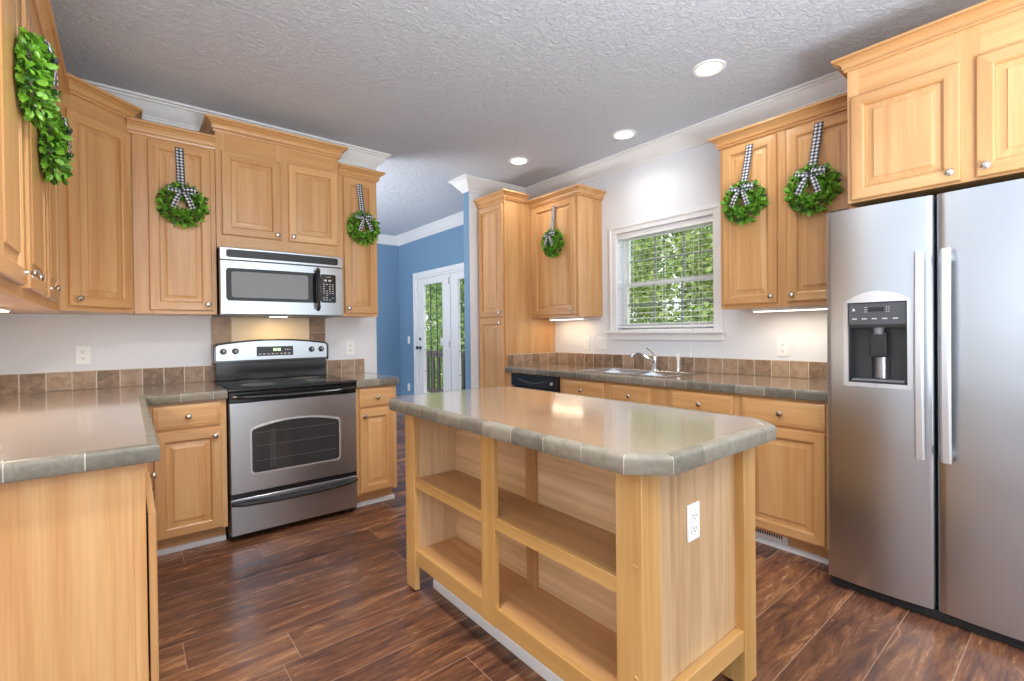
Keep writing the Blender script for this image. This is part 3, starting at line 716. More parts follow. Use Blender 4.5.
# front stile and rails (long open side faces -x)
obj('mid_stile', bx(0.002, 0.022, 0.645, 0.728, 0.135, pz), MI['z'], t, bevel=0.0015)
for z0, z1 in ((0.500, 0.545), (0.135, 0.205)):
    bm = NB(); box(bm, 0.006, 0.026, ps, 0.645, z0, z1); box(bm, 0.006, 0.026, 0.728, L_ - ps, z0, z1)
    if z0 < 0.2: pass
    obj('front_rail', bm, MI['y'], t, bevel=0.0015)
SD = 0.235
obj('shelf', bx(0.026, SD, ps - 0.02, L_ - ps + 0.0005, 0.525, 0.544), MS['y'], t)
obj('bottom_shelf', bx(0.026, SD, ps - 0.02, L_ - ps + 0.0005, 0.186, 0.204), MS['y'], t)
obj('back_panel', bx(SD, SD + 0.012, 0.036, L_ - 0.036, 0.15, pz), ML['y'], t)
obj('side_panel', bx(0.026, SD, L_ - ps + 0.001, L_ - ps + 0.013, 0.204, pz), ML['z'], t)
obj('side_panel', bx(ps, SD, ps - 0.02, ps - 0.008, 0.204, pz), ML['z'], t)
# darker strip standing in for the mid stile's shadow on the back panel
obj('stile_shadow', bx(SD - 0.012, SD, 0.66, 0.72, 0.204, pz), MS['z'], t)
# near end
obj('end_panel', bx(ps, Wd - ps, 0.032, 0.042, 0.18, pz), ML['z'], t)
obj('end_rail', bx(ps, Wd - ps, 0.004, 0.031, 0.135, 0.205), MI['x'], t, bevel=0.0015)
obj('far_end_panel', bx(ps, Wd - ps, L_ - 0.03, L_ - 0.012, 0.135, pz), ML['z'], t)
obj('back_face', bx(Wd - 0.03, Wd - 0.012, ps, L_ - ps, 0.135, pz), MI['z'], t)
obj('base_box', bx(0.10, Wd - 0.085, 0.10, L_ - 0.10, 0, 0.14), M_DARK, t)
obj('toe_strip', sweep(NB(), [(0, 0), (0.010, 0), (0.012, 0.008), (0.010, 0.040), (0.004, 0.046), (0, 0.046)], [(0.10, L_ - 0.10), (0.10, 0.10), (Wd - 0.085, 0.10)][:2]), M_WHITE, t)

# ------------------------------------------------------------------ wall plates
def plate(kind, label, loc, rz, gang=1, cat='outlet', decor=False):
    t = thing('wall_' + kind, label, cat, loc, rz, 'white wall plates')
    w2 = 0.035 + 0.023 * (gang - 1)
    bm = NB(); box(bm, -w2, w2, -0.006, 0, -0.057, 0.057); obj('plate', bm, M_PLATE, t, bevel=0.003)
    for g in range(gang):
        cx = (g - (gang - 1) / 2) * 0.046
        if kind == 'switch':
            bm = NB(); box(bm, cx - 0.016, cx + 0.016, -0.0085, -0.005, -0.033, 0.033); obj('rocker', bm, M_WHITE, t, bevel=0.0015)
        else:
            if decor: obj('decorator_insert', bx(cx - 0.0165, cx + 0.0165, -0.0082, -0.005, -0.034, 0.034), M_WHITE, t, bevel=0.0015)
            for s in (-1, 1):
                o = obj('socket', lathe(NB(), [(0, 0), (0.0165, 0), (0.0165, 0.003), (0, 0.003)], 18, (cx, -0.0055, s * 0.0195), '-y'), M_PLATE, t)
                bm = NB(); z = s * 0.0195
                box(bm, cx - 0.0075, cx - 0.0055, -0.0092, -0.0084, z - 0.003, z + 0.007); box(bm, cx + 0.0055, cx + 0.0075, -0.0092, -0.0084, z - 0.003, z + 0.007); box(bm, cx - 0.002, cx + 0.002, -0.0092, -0.0084, z - 0.010, z - 0.006)
                obj('slots', bm, M_DGREY, o)
    return t
plate('outlet', 'white outlet on the wall above the left worktop, left of the range', (-0.212, YW, 1.123), 0)
plate('outlet', 'white outlet on the wall just right of the range', (1.438, YW, 1.119), 0)
plate('switch', 'white single switch beside the double plate left of the window', (XW, 3.014, 1.124), -R90, cat='switch')
plate('switch', 'white double switch plate nearest the window on its left', (XW, 2.835, 1.126), -R90, 2, cat='switch')
plate('outlet', 'white outlet on the wall between the window and the refrigerator', (XW, 1.298, 1.108), -R90)
plate('outlet', 'white outlet on the end panel of the island', (BX0 + 0.305, BY0 + 0.032, 0.642), 0, decor=True)
plate('switch', 'white switch on the blue wall left of the glass door', (XW, 6.64, 1.134), -R90, cat='switch')
plate('outlet', 'white outlet low on the blue wall left of the glass door', (XW, 6.66, 0.402), -R90)

# ------------------------------------------------------------------ recessed lights
for (x, y, lb, en) in ((2.668, 1.403, 'recessed ceiling light nearest the refrigerator', 26), (3.03, 2.28, 'recessed ceiling light in front of the window, middle of the row', 26), (2.74, 3.20, 'recessed ceiling light farthest away, near the pantry', 26)):
    t = thing('recessed_light', lb, 'ceiling light', (x, y, CEIL), 0, 'recessed ceiling lights')
    obj('trim_ring', lathe(NB(), [(0.066, 0.0), (0.092, 0.0), (0.092, -0.004), (0.084, -0.008), (0.070, -0.008), (0.066, -0.004)], 32), M_PLATE, t)
    obj('lens', lathe(NB(), [(0, -0.003), (0.067, -0.003), (0.060, -0.007), (0, -0.009)], 28), M_LAMP, t)
    L = lamp('can_or_fill_lamp', 'SPOT', (0, 0, -0.03), en * 0.55, (1.0, 0.95, 0.88), spot_size=math.radians(150), spot_blend=0.8, shadow_soft_size=0.07); L.parent = t
# added fill spots outside the frame, without fixtures (same room and the blue room)
for x, y, en in ((0.6, 1.2, 150), (0.5, -1.2, 50), (2.4, -0.6, 60), (-1.6, 0.4, 50), (1.4, 5.4, 60)):
    lamp('can_or_fill_lamp', 'SPOT', (x, y, CEIL - 0.03), en, (1.0, 0.97, 0.94), spot_size=math.radians(155), spot_blend=0.8, shadow_soft_size=0.09)

ucl('white strip light under the left wall cabinets', (-0.45, 2.55, Z0), R90, 0.9, 7, 0.10)
ucl('strip light under the wall cabinet beside the pantry', (3.27, 3.15, Z0), R90, 0.42, 0.9, warm=(1.0, 0.72, 0.40))
ucl('strip light under the wall cabinet beside the refrigerator', (3.20, 1.17, Z0), R90, 0.45, 1.5)

# ------------------------------------------------------------------ range
t = thing('kitchen_range', 'stainless steel electric range with a black glass cooktop under the microwave', 'stove', (0.459, 3.17, 0), 0)
RWD = 0.766
obj('body', bx(0.0, RWD, 0.035, 0.665, 0.025, 0.896), M_BLACKM, t, bevel=0.002)
bm = NB()
for x in (0.05, RWD - 0.05):
    for y in (0.08, 0.60): lathe(bm, [(0, 0), (0.018, 0), (0.018, 0.026), (0, 0.026)], 12, (x, y, 0))
obj('feet', bm, M_BLACKM, t)
# cooktop
bm = NB(); prof = [(0.0, 0.895), (-0.004, 0.897), (-0.006, 0.905), (-0.003, 0.912), (0.006, 0.917), (0.655, 0.917), (0.655, 0.896)]
prism(bm, [(a, b) for a, b in prof][::-1], -0.002, RWD + 0.002, axis='x')
bmesh.ops.recalc_face_normals(bm, faces=bm.faces[:])
ck = obj('cooktop', bm, M_BLACK, t)
for cx, cy, r in ((0.20, 0.20, 0.105), (0.56, 0.20, 0.085), (0.20, 0.46, 0.075), (0.56, 0.46, 0.10)):
    obj('burner_ring', lathe(NB(), [(r - 0.003, 0.9170), (r, 0.9170), (r, 0.9176), (r - 0.003, 0.9176)], 40, (cx, cy, 0)), plain('burner_mark', (0.10, 0.10, 0.10, 1), 0.3), ck)
# oven door: black top band, steel door with an arched window
obj('door_band', bx(0.002, RWD - 0.002, 0.004, 0.036, 0.832, 0.893), M_BLACK, t, bevel=0.003)
dpts = [(0.004, 0.29), (RWD - 0.004, 0.29), (RWD - 0.004, 0.830), (0.004, 0.830)]
od = obj('oven_door', prism(NB(), dpts[::-1], 0.0, 0.035, axis='y'), M_STEEL, t, bevel=0.004)
def arched(x0, x1, z0, z1, rise, n=14, r=0.022):
    pts = []
    for (cx, cz, a0) in ((x0 + r, z0 + r, 180), (x1 - r, z0 + r, 270)):
        for k in range(5): a = math.radians(a0 + 90 * k / 4); pts.append((cx + r * math.cos(a), cz + r * math.sin(a)))
    # right side up, arch, left side down
    for k in range(4): a = math.radians(0 + 70 * k / 3); pts.append((x1 - r + r * math.cos(a), z1 - rise - r + r * math.sin(a)))
    for k in range(1, n):
        u = k / n; x = (x1 - r) + (x0 + r - x1 + r) * u; pts.append((x, z1 - rise * (2 * u - 1) ** 2))
    for k in range(4): a = math.radians(110 + 70 * k / 3); pts.append((x0 + r + r * math.cos(a), z1 - rise - r + r * math.sin(a)))
    return pts
bm = NB(); prism(bm, arched(0.108, 0.652, 0.392, 0.712, 0.034), -0.0025, 0.0, axis='y')
bmesh.ops.recalc_face_normals(bm, faces=bm.faces[:]); obj('window_bezel', bm, M_SILVER, od, bevel=0.001)
bm = NB(); prism(bm, arched(0.118, 0.642, 0.402, 0.702, 0.034), -0.0040, -0.001, axis='y')
bmesh.ops.recalc_face_normals(bm, faces=bm.faces[:]); obj('window_pane', bm, M_GLASSB, od)
bm = NB()
for z in (0.47, 0.56, 0.64): box(bm, 0.14, 0.62, -0.0046, -0.0041, z, z + 0.003)
for k in range(3): box(bm, 0.22 + k * 0.012, 0.223 + k * 0.012, -0.0045, -0.0041, 0.42, 0.66)
obj('oven_rack', bm, plain('rack_behind_glass', (0.10, 0.10, 0.10, 1), 0.3), od)
def bow_handle(name, x0, x1, z, sag, out, rad, parent, mat, y0=0.0):
    pts = []
    n = 20
    for k in range(n + 1):
        u = k / n; s = (2 * u - 1) ** 2
        o = out * min(1.0, min(u, 1 - u) * 12) ** 0.6
        pts.append((x0 + (x1 - x0) * u, y0 - o + 0.003 * 0, z - sag * (1 - s)))
    return obj(name, tube(NB(), pts, rad, 12, flat=0.9), mat, parent)
bow_handle('oven_handle', 0.02, RWD - 0.02, 0.868, 0.008, 0.042, 0.014, t, M_BLACK, 0.006)
obj('seam_strip', bx(0.003, RWD - 0.003, 0.006, 0.036, 0.262, 0.290), M_BLACK, t)
dw_ = obj('storage_drawer', prism(NB(), [(0.004, 0.045), (RWD - 0.004, 0.045), (RWD - 0.004, 0.260), (0.004, 0.260)][::-1], 0.0, 0.035, axis='y'), M_STEEL, t, bevel=0.004)
bow_handle('drawer_handle', 0.010, RWD - 0.010, 0.236, 0.016, 0.024, 0.016, dw_, M_BLACKM)
# backguard
obj('backguard', bx(0.012, RWD - 0.012, 0.600, 0.665, 0.917, 1.06), M_BLACK, t, bevel=0.004)
def arcpanel(x0, x1, z0, z1, rise, r):
    pts = [(x0, z0), (x1, z0)]; n = 16
    for k in range(4): a = math.radians(80 * k / 3); pts.append((x1 - r + r * math.cos(a), z1 - rise - r + r * math.sin(a)))
    for k in range(1, n): u = k / n; pts.append((x1 - r - (x1 - x0 - 2 * r) * u, z1 - rise * (2 * u - 1) ** 2))
    for k in range(4): a = math.radians(100 + 80 * k / 3); pts.append((x0 + r + r * math.cos(a), z1 - rise - r + r * math.sin(a)))
    return pts
bm = NB(); prism(bm, arcpanel(-0.004, RWD + 0.004, 1.040, 1.204, 0.030, 0.028), 0.578, 0.650, axis='y'); bmesh.ops.recalc_face_normals(bm, faces=bm.faces[:])
cp = obj('control_housing', bm, M_BLACK, t, bevel=0.004)
bm = NB(); prism(bm, arcpanel(0.012, RWD - 0.012, 1.058, 1.192, 0.028, 0.020), 0.5745, 0.580, axis='y'); bmesh.ops.recalc_face_normals(bm, faces=bm.faces[:])
obj('control_face', bm, M_STEEL, cp)
bm = bx(0.262, 0.508, 0.571, 0.5755, 1.083, 1.150); dsp = obj('display', bm, M_BLACK, cp, bevel=0.002)
bm = NB()
for k in range(4): x = 0.372 + k * 0.012 + (0.004 if k > 1 else 0); box(bm, x, x + 0.008, 0.5700, 0.5709, 1.118, 1.136)
obj('clock_digits', bm, M_GREEN, cp)
bm = NB()
for k in range(8): x = 0.275 + k * 0.028; box(bm, x, x + 0.016, 0.5702, 0.5709, 1.094, 1.100)
for k in range(3): box(bm, 0.45 + k * 0.016, 0.458 + k * 0.016, 0.5702, 0.5709, 1.122, 1.128)
obj('button_marks', bm, M_MARK, cp)
for kx in (0.055, 0.128, 0.640, 0.712):
    k_ = obj('knob', lathe(NB(), [(0, 0), (0.021, 0), (0.021, 0.005), (0.017, 0.008), (0.015, 0.024), (0.012, 0.026), (0, 0.026)], 20, (0, 0, 0), '-y'), M_BLACK, cp, (kx, 0.5745, 1.122))
    obj('pointer', bx(-0.0025, 0.0025, -0.028, -0.0255, -0.004, 0.014), M_MARK, k_)

# ------------------------------------------------------------------ microwave
t = thing('microwave_oven', 'stainless over the range microwave with a black handle and keypad', 'microwave', (0.462, 3.45, 1.365), 0)
MWW, MH = 0.779, 0.425
obj('body', bx(0.004, MWW - 0.004, 0.035, 0.399, 0.006, 0.432), M_BLACKM, t, bevel=0.002)
obj('underside', bx(0.0, MWW, 0.01, 0.399, -0.003, 0.006), M_MGREY, t, bevel=0.001)
def bowf(u): return -0.018 * (1 - (2 * u / MWW - 1) ** 2)
def bowpanel(name, parent, x0, x1, z0, z1, yo, th, mat, n=14, r=0.0, **k):
    bm = NB(); F_, B_ = [], []
    def zb(x, z):  # rounded corners
        return z
    cols = []
    for i in range(n + 1):
        x = x0 + (x1 - x0) * i / n; q = min(x - x0, x1 - x); ins = 0.0
        if r and q < r: ins = r - math.sqrt(max(0, r * r - (r - q) ** 2))
        y = bowf(x) + yo
        cols.append([bm.verts.new((x, y, z0 + ins)), bm.verts.new((x, y, z1 - ins)), bm.verts.new((x, y + th, z1 - ins)), bm.verts.new((x, y + th, z0 + ins))])
    if r: pass
    for A, B in zip(cols, cols[1:]):
        for j in range(4): bm.faces.new((A[j], B[j], B[(j + 1) % 4], A[(j + 1) % 4]))
    bm.faces.new(cols[0]); bm.faces.new(cols[-1][::-1])
    bmesh.ops.recalc_face_normals(bm, faces=bm.faces[:])
    return obj(name, bm, mat, parent, **k)
M_STEELX = M_STEEL
tp = bowpanel('top_grille', t, 0.0, MWW, 0.352, 0.430, 0.0, 0.04, M_STEELX, bevel=0.003)
bowpanel('grille_slot', tp, 0.035, MWW - 0.035, 0.368, 0.418, -0.0015, 0.01, M_BLACKM, n=60, r=0.008)
bm = NB()
for z in (0.378, 0.388, 0.398, 0.408):
    for i in range(14):
        a = 0.045 + i * 0.0485; y = bowf(a + 0.022) - 0.004; box(bm, a, a + 0.043, y, y + 0.003, z - 0.0012, z + 0.0012)
obj('grille_bars', bm, M_DGREY, tp)
md = bowpanel('door', t, 0.0, MWW, 0.003, 0.349, 0.0, 0.04, M_STEELX, bevel=0.004)
bowpanel('door_glass', md, 0.032, 0.615, 0.090, 0.300, -0.0015, 0.006, M_BLACK, n=60, r=0.016)
bowpanel('door_window', md, 0.062, 0.530, 0.112, 0.278, -0.0022, 0.004, M_GLASSG, n=60, r=0.012)
kp = bowpanel('keypad', t, 0.617, 0.726, 0.095, 0.297, -0.0015, 0.006, M_BLACK, n=60, r=0.010)
bm = NB()
for r_i in range(8):
    for c_i in range(4):
        if random.random() < 0.12: continue
        x = 0.634 + c_i * 0.021; z = 0.112 + r_i * 0.016; y = bowf(x) - 0.0022; box(bm, x, x + 0.011, y, y + 0.001, z, z + 0.005)
for i in range(2): x = 0.640 + i * 0.032; box(bm, x, x + 0.02, bowf(x) - 0.0022, bowf(x), 0.247, 0.260)
obj('key_marks', bm, M_MARK, kp)
bm = NB()
for i in range(3): x = 0.655 + i * 0.012; box(bm, x, x + 0.008, bowf(x) - 0.0022, bowf(x), 0.274, 0.284)
obj('clock_digits', bm, plain('dim_display', (0.25, 0.27, 0.12, 1), 0.4), kp)
pts = [(0.598, -0.012, 0.045), (0.592, -0.045, 0.06), (0.590, -0.056, 0.11), (0.589, -0.059, 0.19), (0.590, -0.056, 0.27), (0.592, -0.045, 0.315), (0.598, -0.012, 0.33)]
obj('handle', tube(NB(), pts, [0.013, 0.014, 0.013, 0.012, 0.013, 0.014, 0.013], 12), M_BLACK, md)
bd = obj('badge', lathe(NB(), [(0.0, 0), (0.0135, 0), (0.0135, 0.002), (0, 0.002)], 24, (0.066, bowf(0.066), 0.048), '-y'), M_MGREY, md)
obj('badge_ring', lathe(NB(), [(0.0112, 0), (0.0135, 0), (0.0135, 0.003), (0.0112, 0.003)], 24, (0.066, bowf(0.066), 0.048), '-y'), M_SILVER, md)
bm = NB(); tube(bm, [(0.061, bowf(0.06) - 0.003, 0.052), (0.058, bowf(0.06) - 0.003, 0.047), (0.062, bowf(0.06) - 0.003, 0.043), (0.065, bowf(0.06) - 0.003, 0.048), (0.070, bowf(0.06) - 0.003, 0.052), (0.074, bowf(0.06) - 0.003, 0.046), (0.069, bowf(0.06) - 0.003, 0.043)], 0.0009, 6)
obj('badge_script', bm, M_SILVER, md)
obj('lamp_lens', bx(0.33, 0.44, 0.18, 0.22, -0.006, -0.003), M_UCL, t)
L = lamp('cooktop_lamp', 'AREA', (0.385, 0.20, -0.01), 1.0, (1.0, 0.72, 0.38), shape='RECTANGLE', size=0.10, size_y=0.04); L.parent = t

# ------------------------------------------------------------------ refrigerator
FR_Y0, FXF, FH = 0.808, 2.63, 1.785
t = thing('refrigerator', 'large side by side stainless refrigerator with an ice and water dispenser', 'refrigerator', (FXF, FR_Y0, 0), -R90)
FWD = 0.915
obj('cabinet_body', bx(0.004, FWD - 0.004, 0.075, XW - FXF - 0.02, 0.02, FH - 0.005), M_DGREY, t, bevel=0.004)
def fridge_door(name, x0, x1, hole=None, bow=0.014):
    bm = NB(); n = 16
    xs = set(x0 + (x1 - x0) * i / n for i in range(n + 1)); zs = {0.048, FH}
    if hole: xs |= {hole[0], hole[1]}; zs |= {hole[2], hole[3]}
    for d in (0.004, 0.010): xs |= {x0 + d, x1 - d}
    zs |= {0.048 + (FH - 0.048) * i / 44 for i in range(1, 44)}
    xs = sorted(xs); zs = sorted(zs)
    def yy(x, z):
        u = (x - x0) / (x1 - x0); y = -bow * (1 - (2 * u - 1) ** 2); q = min(x - x0, x1 - x); r = 0.012
        if q < r: y += r - math.sqrt(max(0, r * r - (r - q) ** 2))
        return y + 0.0005 * math.sin(z * 17 + x * 5) * math.sin(z * 5.3 + 1) * math.sin(PI * u)
    V = {}
    def v(i, j, back=False):
        k = (i, j, back)
        if k not in V: V[k] = bm.verts.new((xs[i], 0.068 if back else yy(xs[i], zs[j]), zs[j]))
        return V[k]
    def inh(i, j): return hole and xs[i] >= hole[0] - 1e-6 and xs[i + 1] <= hole[1] + 1e-6 and zs[j] >= hole[2] - 1e-6 and zs[j + 1] <= hole[3] + 1e-6
    I, J = len(xs) - 1, len(zs) - 1
    for i in range(I):
        for j in range(J):
            if inh(i, j): continue
            bm.faces.new((v(i, j), v(i + 1, j), v(i + 1, j + 1), v(i, j + 1)))
        bm.faces.new((v(i, 0, True), v(i + 1, 0, True), v(i + 1, 0), v(i, 0))); bm.faces.new((v(i, J), v(i + 1, J), v(i + 1, J, True), v(i, J, True)))
    for j in range(J):
        bm.faces.new((v(0, j, True), v(0, j), v(0, j + 1), v(0, j + 1, True))); bm.faces.new((v(I, j), v(I, j, True), v(I, j + 1, True), v(I, j + 1)))
    return obj(name, bm, M_STEEL, t, angle=40)
HO = (0.092, 0.305, 0.985, 1.350)
fd = fridge_door('freezer_door', 0.0, 0.389, HO); rd = fridge_door('fridge_door', 0.397, FWD)
# dispenser
bm = NB(); x0, x1, z0, z1 = HO; yb = 0.062; yf = -0.008
box(bm, x0 - 0.001, x0 + 0.004, yf, yb, z0, z1); box(bm, x1 - 0.004, x1 + 0.001, yf, yb, z0, z1); box(bm, x0, x1, yb - 0.002, yb, z0, z1); box(bm, x0, x1, yf, yb, z0 - 0.001, z0 + 0.008); box(bm, x0, x1, yf, yb, z1 - 0.004, z1)
obj('dispenser_recess', bm, M_DGREY, fd)
bm = NB(); prism(bm, [(0.060, 1.240), (-0.012, 1.235), (-0.024, 1.250), (-0.020, 1.345), (0.06, 1.346)][::-1], x0 + 0.004, x1 - 0.004, axis='x'); bmesh.ops.recalc_face_normals(bm, faces=bm.faces[:])
dp = obj('dispenser_panel', bm, plain('dispenser_grey', (0.085, 0.087, 0.092, 1), 0.35, 0.3), fd, bevel=0.002)
bm = NB(); xc = (x0 + x1) / 2; box(bm, xc - 0.028, xc + 0.028, -0.0245, -0.020, 1.308, 1.326); obj('dispenser_screen', bm, M_BLACK, dp)
bm = NB()
for q in (-0.042, -0.036, 0.036, 0.044):
    for z in (1.305, 1.315, 1.325): box(bm, xc + q, xc + q + 0.004, -0.0245, -0.02, z, z + 0.003)
for k in range(5): box(bm, x0 + 0.018 + k * 0.037, x0 + 0.036 + k * 0.037, -0.0252, -0.02, 1.273, 1.278)
prism(bm, [(x0 + 0.018, 1.312), (x0 + 0.030, 1.312), (x0 + 0.024, 1.325)][::-1], -0.0245, -0.020, axis='y')
obj('button_marks', bm, M_MARK, dp)
# silver surround with an arched hood
def arch_ring():
    bm = NB(); n = 20; hw = (x1 - x0) / 2
    out = [(x1 + 0.018, z0 - 0.018), (x1 + 0.018, z1 - 0.01)]; inn = [(x1, z0), (x1, z1)]
    for k in range(n + 1):
        u = 1 - 2 * k / n; out.append((xc + (hw + 0.016) * u, z1 + 0.002 + 0.048 * (1 - u * u))); inn.append((xc + hw * u, z1))
    out += [(x0 - 0.018, z1 - 0.01), (x0 - 0.018, z0 - 0.018)]; inn += [(x0, z1), (x0, z0)]
    def yd(x, up): u = x / 0.389; return -0.014 * (1 - (2 * u - 1) ** 2) + up
    A = [bm.verts.new((x, yd(x, -0.006), z)) for x, z in out]; A0 = [bm.verts.new((x, yd(x, 0.004), z)) for x, z in out]
    Bv = [bm.verts.new((x, yd(x, -0.010 if z >= z1 - 0.001 else -0.004), z)) for x, z in inn]; B0 = [bm.verts.new((x, yd(x, 0.004), z)) for x, z in inn]
    m = len(out)
    for i in range(m):
        j = (i + 1) % m
        for P_, Q_ in ((A, Bv), (A0, A), (Bv, B0), (B0, A0)):
            try: bm.faces.new((P_[i], P_[j], Q_[j], Q_[i]))
            except ValueError: pass
    bmesh.ops.recalc_face_normals(bm, faces=bm.faces[:]); return bm
obj('dispenser_surround', arch_ring(), M_SILVER, fd, angle=50)
bm = NB(); prism(bm, [(xc - 0.032, 1.105), (xc + 0.032, 1.105), (xc + 0.028, 1.215), (xc - 0.028, 1.215)][::-1], 0.010, 0.028, axis='y'); bmesh.ops.recalc_face_normals(bm, faces=bm.faces[:])
obj('dispenser_paddle', bm, M_BLACKM, fd, bevel=0.003)
obj('spout', lathe(NB(), [(0, 1.205), (0.016, 1.205), (0.022, 1.236), (0, 1.236)], 16, (xc, 0.015, 0)), M_MGREY, fd)
obj('drip_tray', bx(x0 + 0.01, x1 - 0.01, -0.004, 0.055, z0 + 0.008, z0 + 0.016), M_MGREY, fd, bevel=0.002)
bm = NB(); lathe(bm, [(0, z0 + 0.02), (0.034, z0 + 0.02), (0.034, 1.10), (0, 1.10)], 24, (xc - 0.0, 0.068, 0))
for v in bm.verts: v.co.y = min(v.co.y, 0.059)
obj('recess_back', bm, plain('bright_recess', (0.30, 0.30, 0.31, 1), 0.2, 0.8), fd)
for nm, par, hx in (('handle', fd, 0.350), ('handle', rd, 0.432)):
    bm = NB(); n = 14; w2 = 0.0165
    R_ = []
    for k in range(n + 1):
        u = k / n; z = 0.682 + (1.552 - 0.682) * u; o = -0.052 - 0.012 * (1 - (2 * u - 1) ** 2)
        R_.append([bm.verts.new(p) for p in ((hx - w2, o + 0.003, z), (hx - w2 * 0.6, o - 0.004, z), (hx + w2 * 0.6, o - 0.004, z), (hx + w2, o + 0.003, z), (hx + w2, o + 0.010, z), (hx - w2, o + 0.010, z))])
    for A, B in zip(R_, R_[1:]):
        for i in range(6): bm.faces.new((A[i], A[(i + 1) % 6], B[(i + 1) % 6], B[i]))
    bm.faces.new(R_[0][::-1]); bm.faces.new(R_[-1])
    for z in (0.70, 1.505): box(bm, hx - 0.010, hx + 0.010, -0.048, 0.004, z, z + 0.03)
    bmesh.ops.recalc_face_normals(bm, faces=bm.faces[:])
    obj(nm, bm, M_SILVER, par, bevel=0.001)
bm = NB(); box(bm, 0.01, FWD - 0.01, 0.012, 0.074, 0.006, 0.044)
for k in range(40): x = 0.03 + k * 0.0215; box(bm, x, x + 0.012, 0.008, 0.0125, 0.014, 0.019); box(bm, x, x + 0.012, 0.008, 0.0125, 0.027, 0.032)
obj('base_grille', bm, M_BLACKM, t)
obj('hinge_cap', bx(0.012, 0.085, 0.02, 0.10, FH - 0.002, FH + 0.014), M_BLACKM, t, bevel=0.004)

# ------------------------------------------------------------------ dishwasher
t = thing('dishwasher', 'black dishwasher under the long worktop beside the pantry', 'dishwasher', (BF, 3.348, 0), -R90)
obj('body', bx(0.004, 0.598, 0.03, 0.60, 0.09, 0.855), M_BLACKM, t)
obj('door', bx(0.003, 0.599, -0.018, 0.03, 0.115, 0.745), plain('dishwasher_door', (0.03, 0.03, 0.032, 1), 0.25), t, bevel=0.004)
bm = NB(); box(bm, 0.003, 0.599, -0.026, 0.03, 0.752, 0.856); cpn = obj('control_panel', bm, M_BLACK, t, bevel=0.005)
pts = [(0.12 + 0.36 * k / 16, -0.030, 0.812 - 0.026 * (1 - (2 * k / 16 - 1) ** 2)) for k in range(17)]
obj('pocket_handle', tube(NB(), pts, 0.010, 10), M_DGREY, cpn)
obj('dial', lathe(NB(), [(0, 0), (0.014, 0), (0.013, 0.012), (0, 0.013)], 18, (0.535, -0.026, 0.80), '-y'), M_SILVER, cpn)
obj('kick_plate', bx(0.003, 0.599, 0.07, 0.085, 0.0, 0.09), M_BLACKM, t)

# ------------------------------------------------------------------ sink, faucet, sprayer
t = thing('kitchen_sink', 'drop in double bowl stainless sink in the long worktop', 'sink', ((SX0 + SX1) / 2, (SY0 + SY1) / 2, CT), 0)
cx_, cy_ = (SX0 + SX1) / 2, (SY0 + SY1) / 2
hx_, hy_ = (SX1 - SX0) / 2, (SY1 - SY0) / 2
def bowl(bm, ya, yb, x0=-hx_ + 0.012, x1=hx_ - 0.012, zb=-0.045 + 0.0):
    ins = [(0, 0.003), (0.006, -0.004), (0.014, -0.040), (0.03, -0.049)]
    R_ = []
    for i_, z in ins: R_.append([bm.verts.new(p) for p in ((x0 + i_, ya + i_, z), (x1 - i_, ya + i_, z), (x1 - i_, yb - i_, z), (x0 + i_, yb - i_, z))])
    for A, B in zip(R_, R_[1:]):
        for i in range(4): bm.faces.new((A[(i + 1) % 4], A[i], B[i], B[(i + 1) % 4]))
    bm.faces.new(R_[-1]); return R_[0]
def sink_mesh():
    bm = NB(); b0, b1, b2, b3 = -hy_ + 0.012, -0.014, 0.014, hy_ - 0.012
    depth = -0.17
    for ya, yb in ((b0, b1), (b2, b3)):
        x0, x1 = -hx_ + 0.012, hx_ - 0.012; R_ = []
        for i_, z in ((0, 0.005), (0.004, 0.001), (0.010, -0.02), (0.018, depth + 0.02), (0.04, depth)):
            R_.append([bm.verts.new(p) for p in ((x0 + i_, ya + i_, z), (x1 - i_, ya + i_, z), (x1 - i_, yb - i_, z), (x0 + i_, yb - i_, z))])
        for A, B in zip(R_, R_[1:]):
            for i in range(4): bm.faces.new((A[i], A[(i + 1) % 4], B[(i + 1) % 4], B[i]))
        bm.faces.new(R_[-1])
    ox0, ox1, oy0, oy1 = -hx_ - 0.022, hx_ + 0.075, -hy_ - 0.022, hy_ + 0.022
    for a, b, c, d in ((ox0, -hx_ + 0.012, oy0, oy1), (hx_ - 0.012, ox1, oy0, oy1), (-hx_ + 0.012, hx_ - 0.012, oy0, b0), (-hx_ + 0.012, hx_ - 0.012, b1, b2), (-hx_ + 0.012, hx_ - 0.012, b3, oy1)):
        box(bm, a, b, c, d, 0.0004, 0.0052)
    bmesh.ops.remove_doubles(bm, verts=bm.verts[:], dist=0.0001)
    return bm
obj('basin', sink_mesh(), plain('sink_steel', (0.62, 0.63, 0.64, 1), 0.25, 1.0), t)
for yy_ in (-hy_ / 2, hy_ / 2): obj('drain', lathe(NB(), [(0, 0), (0.04, 0), (0.04, 0.003), (0.03, 0.003), (0.028, 0.001), (0, 0.001)], 20, (0, yy_, -0.1695)), M_CHROME, t)
FX, FYY = 3.305, 2.205
t = thing('faucet', 'chrome single lever kitchen faucet behind the sink', 'faucet', (FX, FYY, CT + 0.0052), 0)
obj('deck_plate', lathe(NB(), [(0, 0), (0.032, 0), (0.030, 0.006), (0.024, 0.010), (0, 0.010)], 24), M_CHROME, t)
obj('body', lathe(NB(), [(0.022, 0.008), (0.021, 0.05), (0.024, 0.085), (0.022, 0.105), (0.012, 0.115), (0, 0.117)], 24), M_CHROME, t)
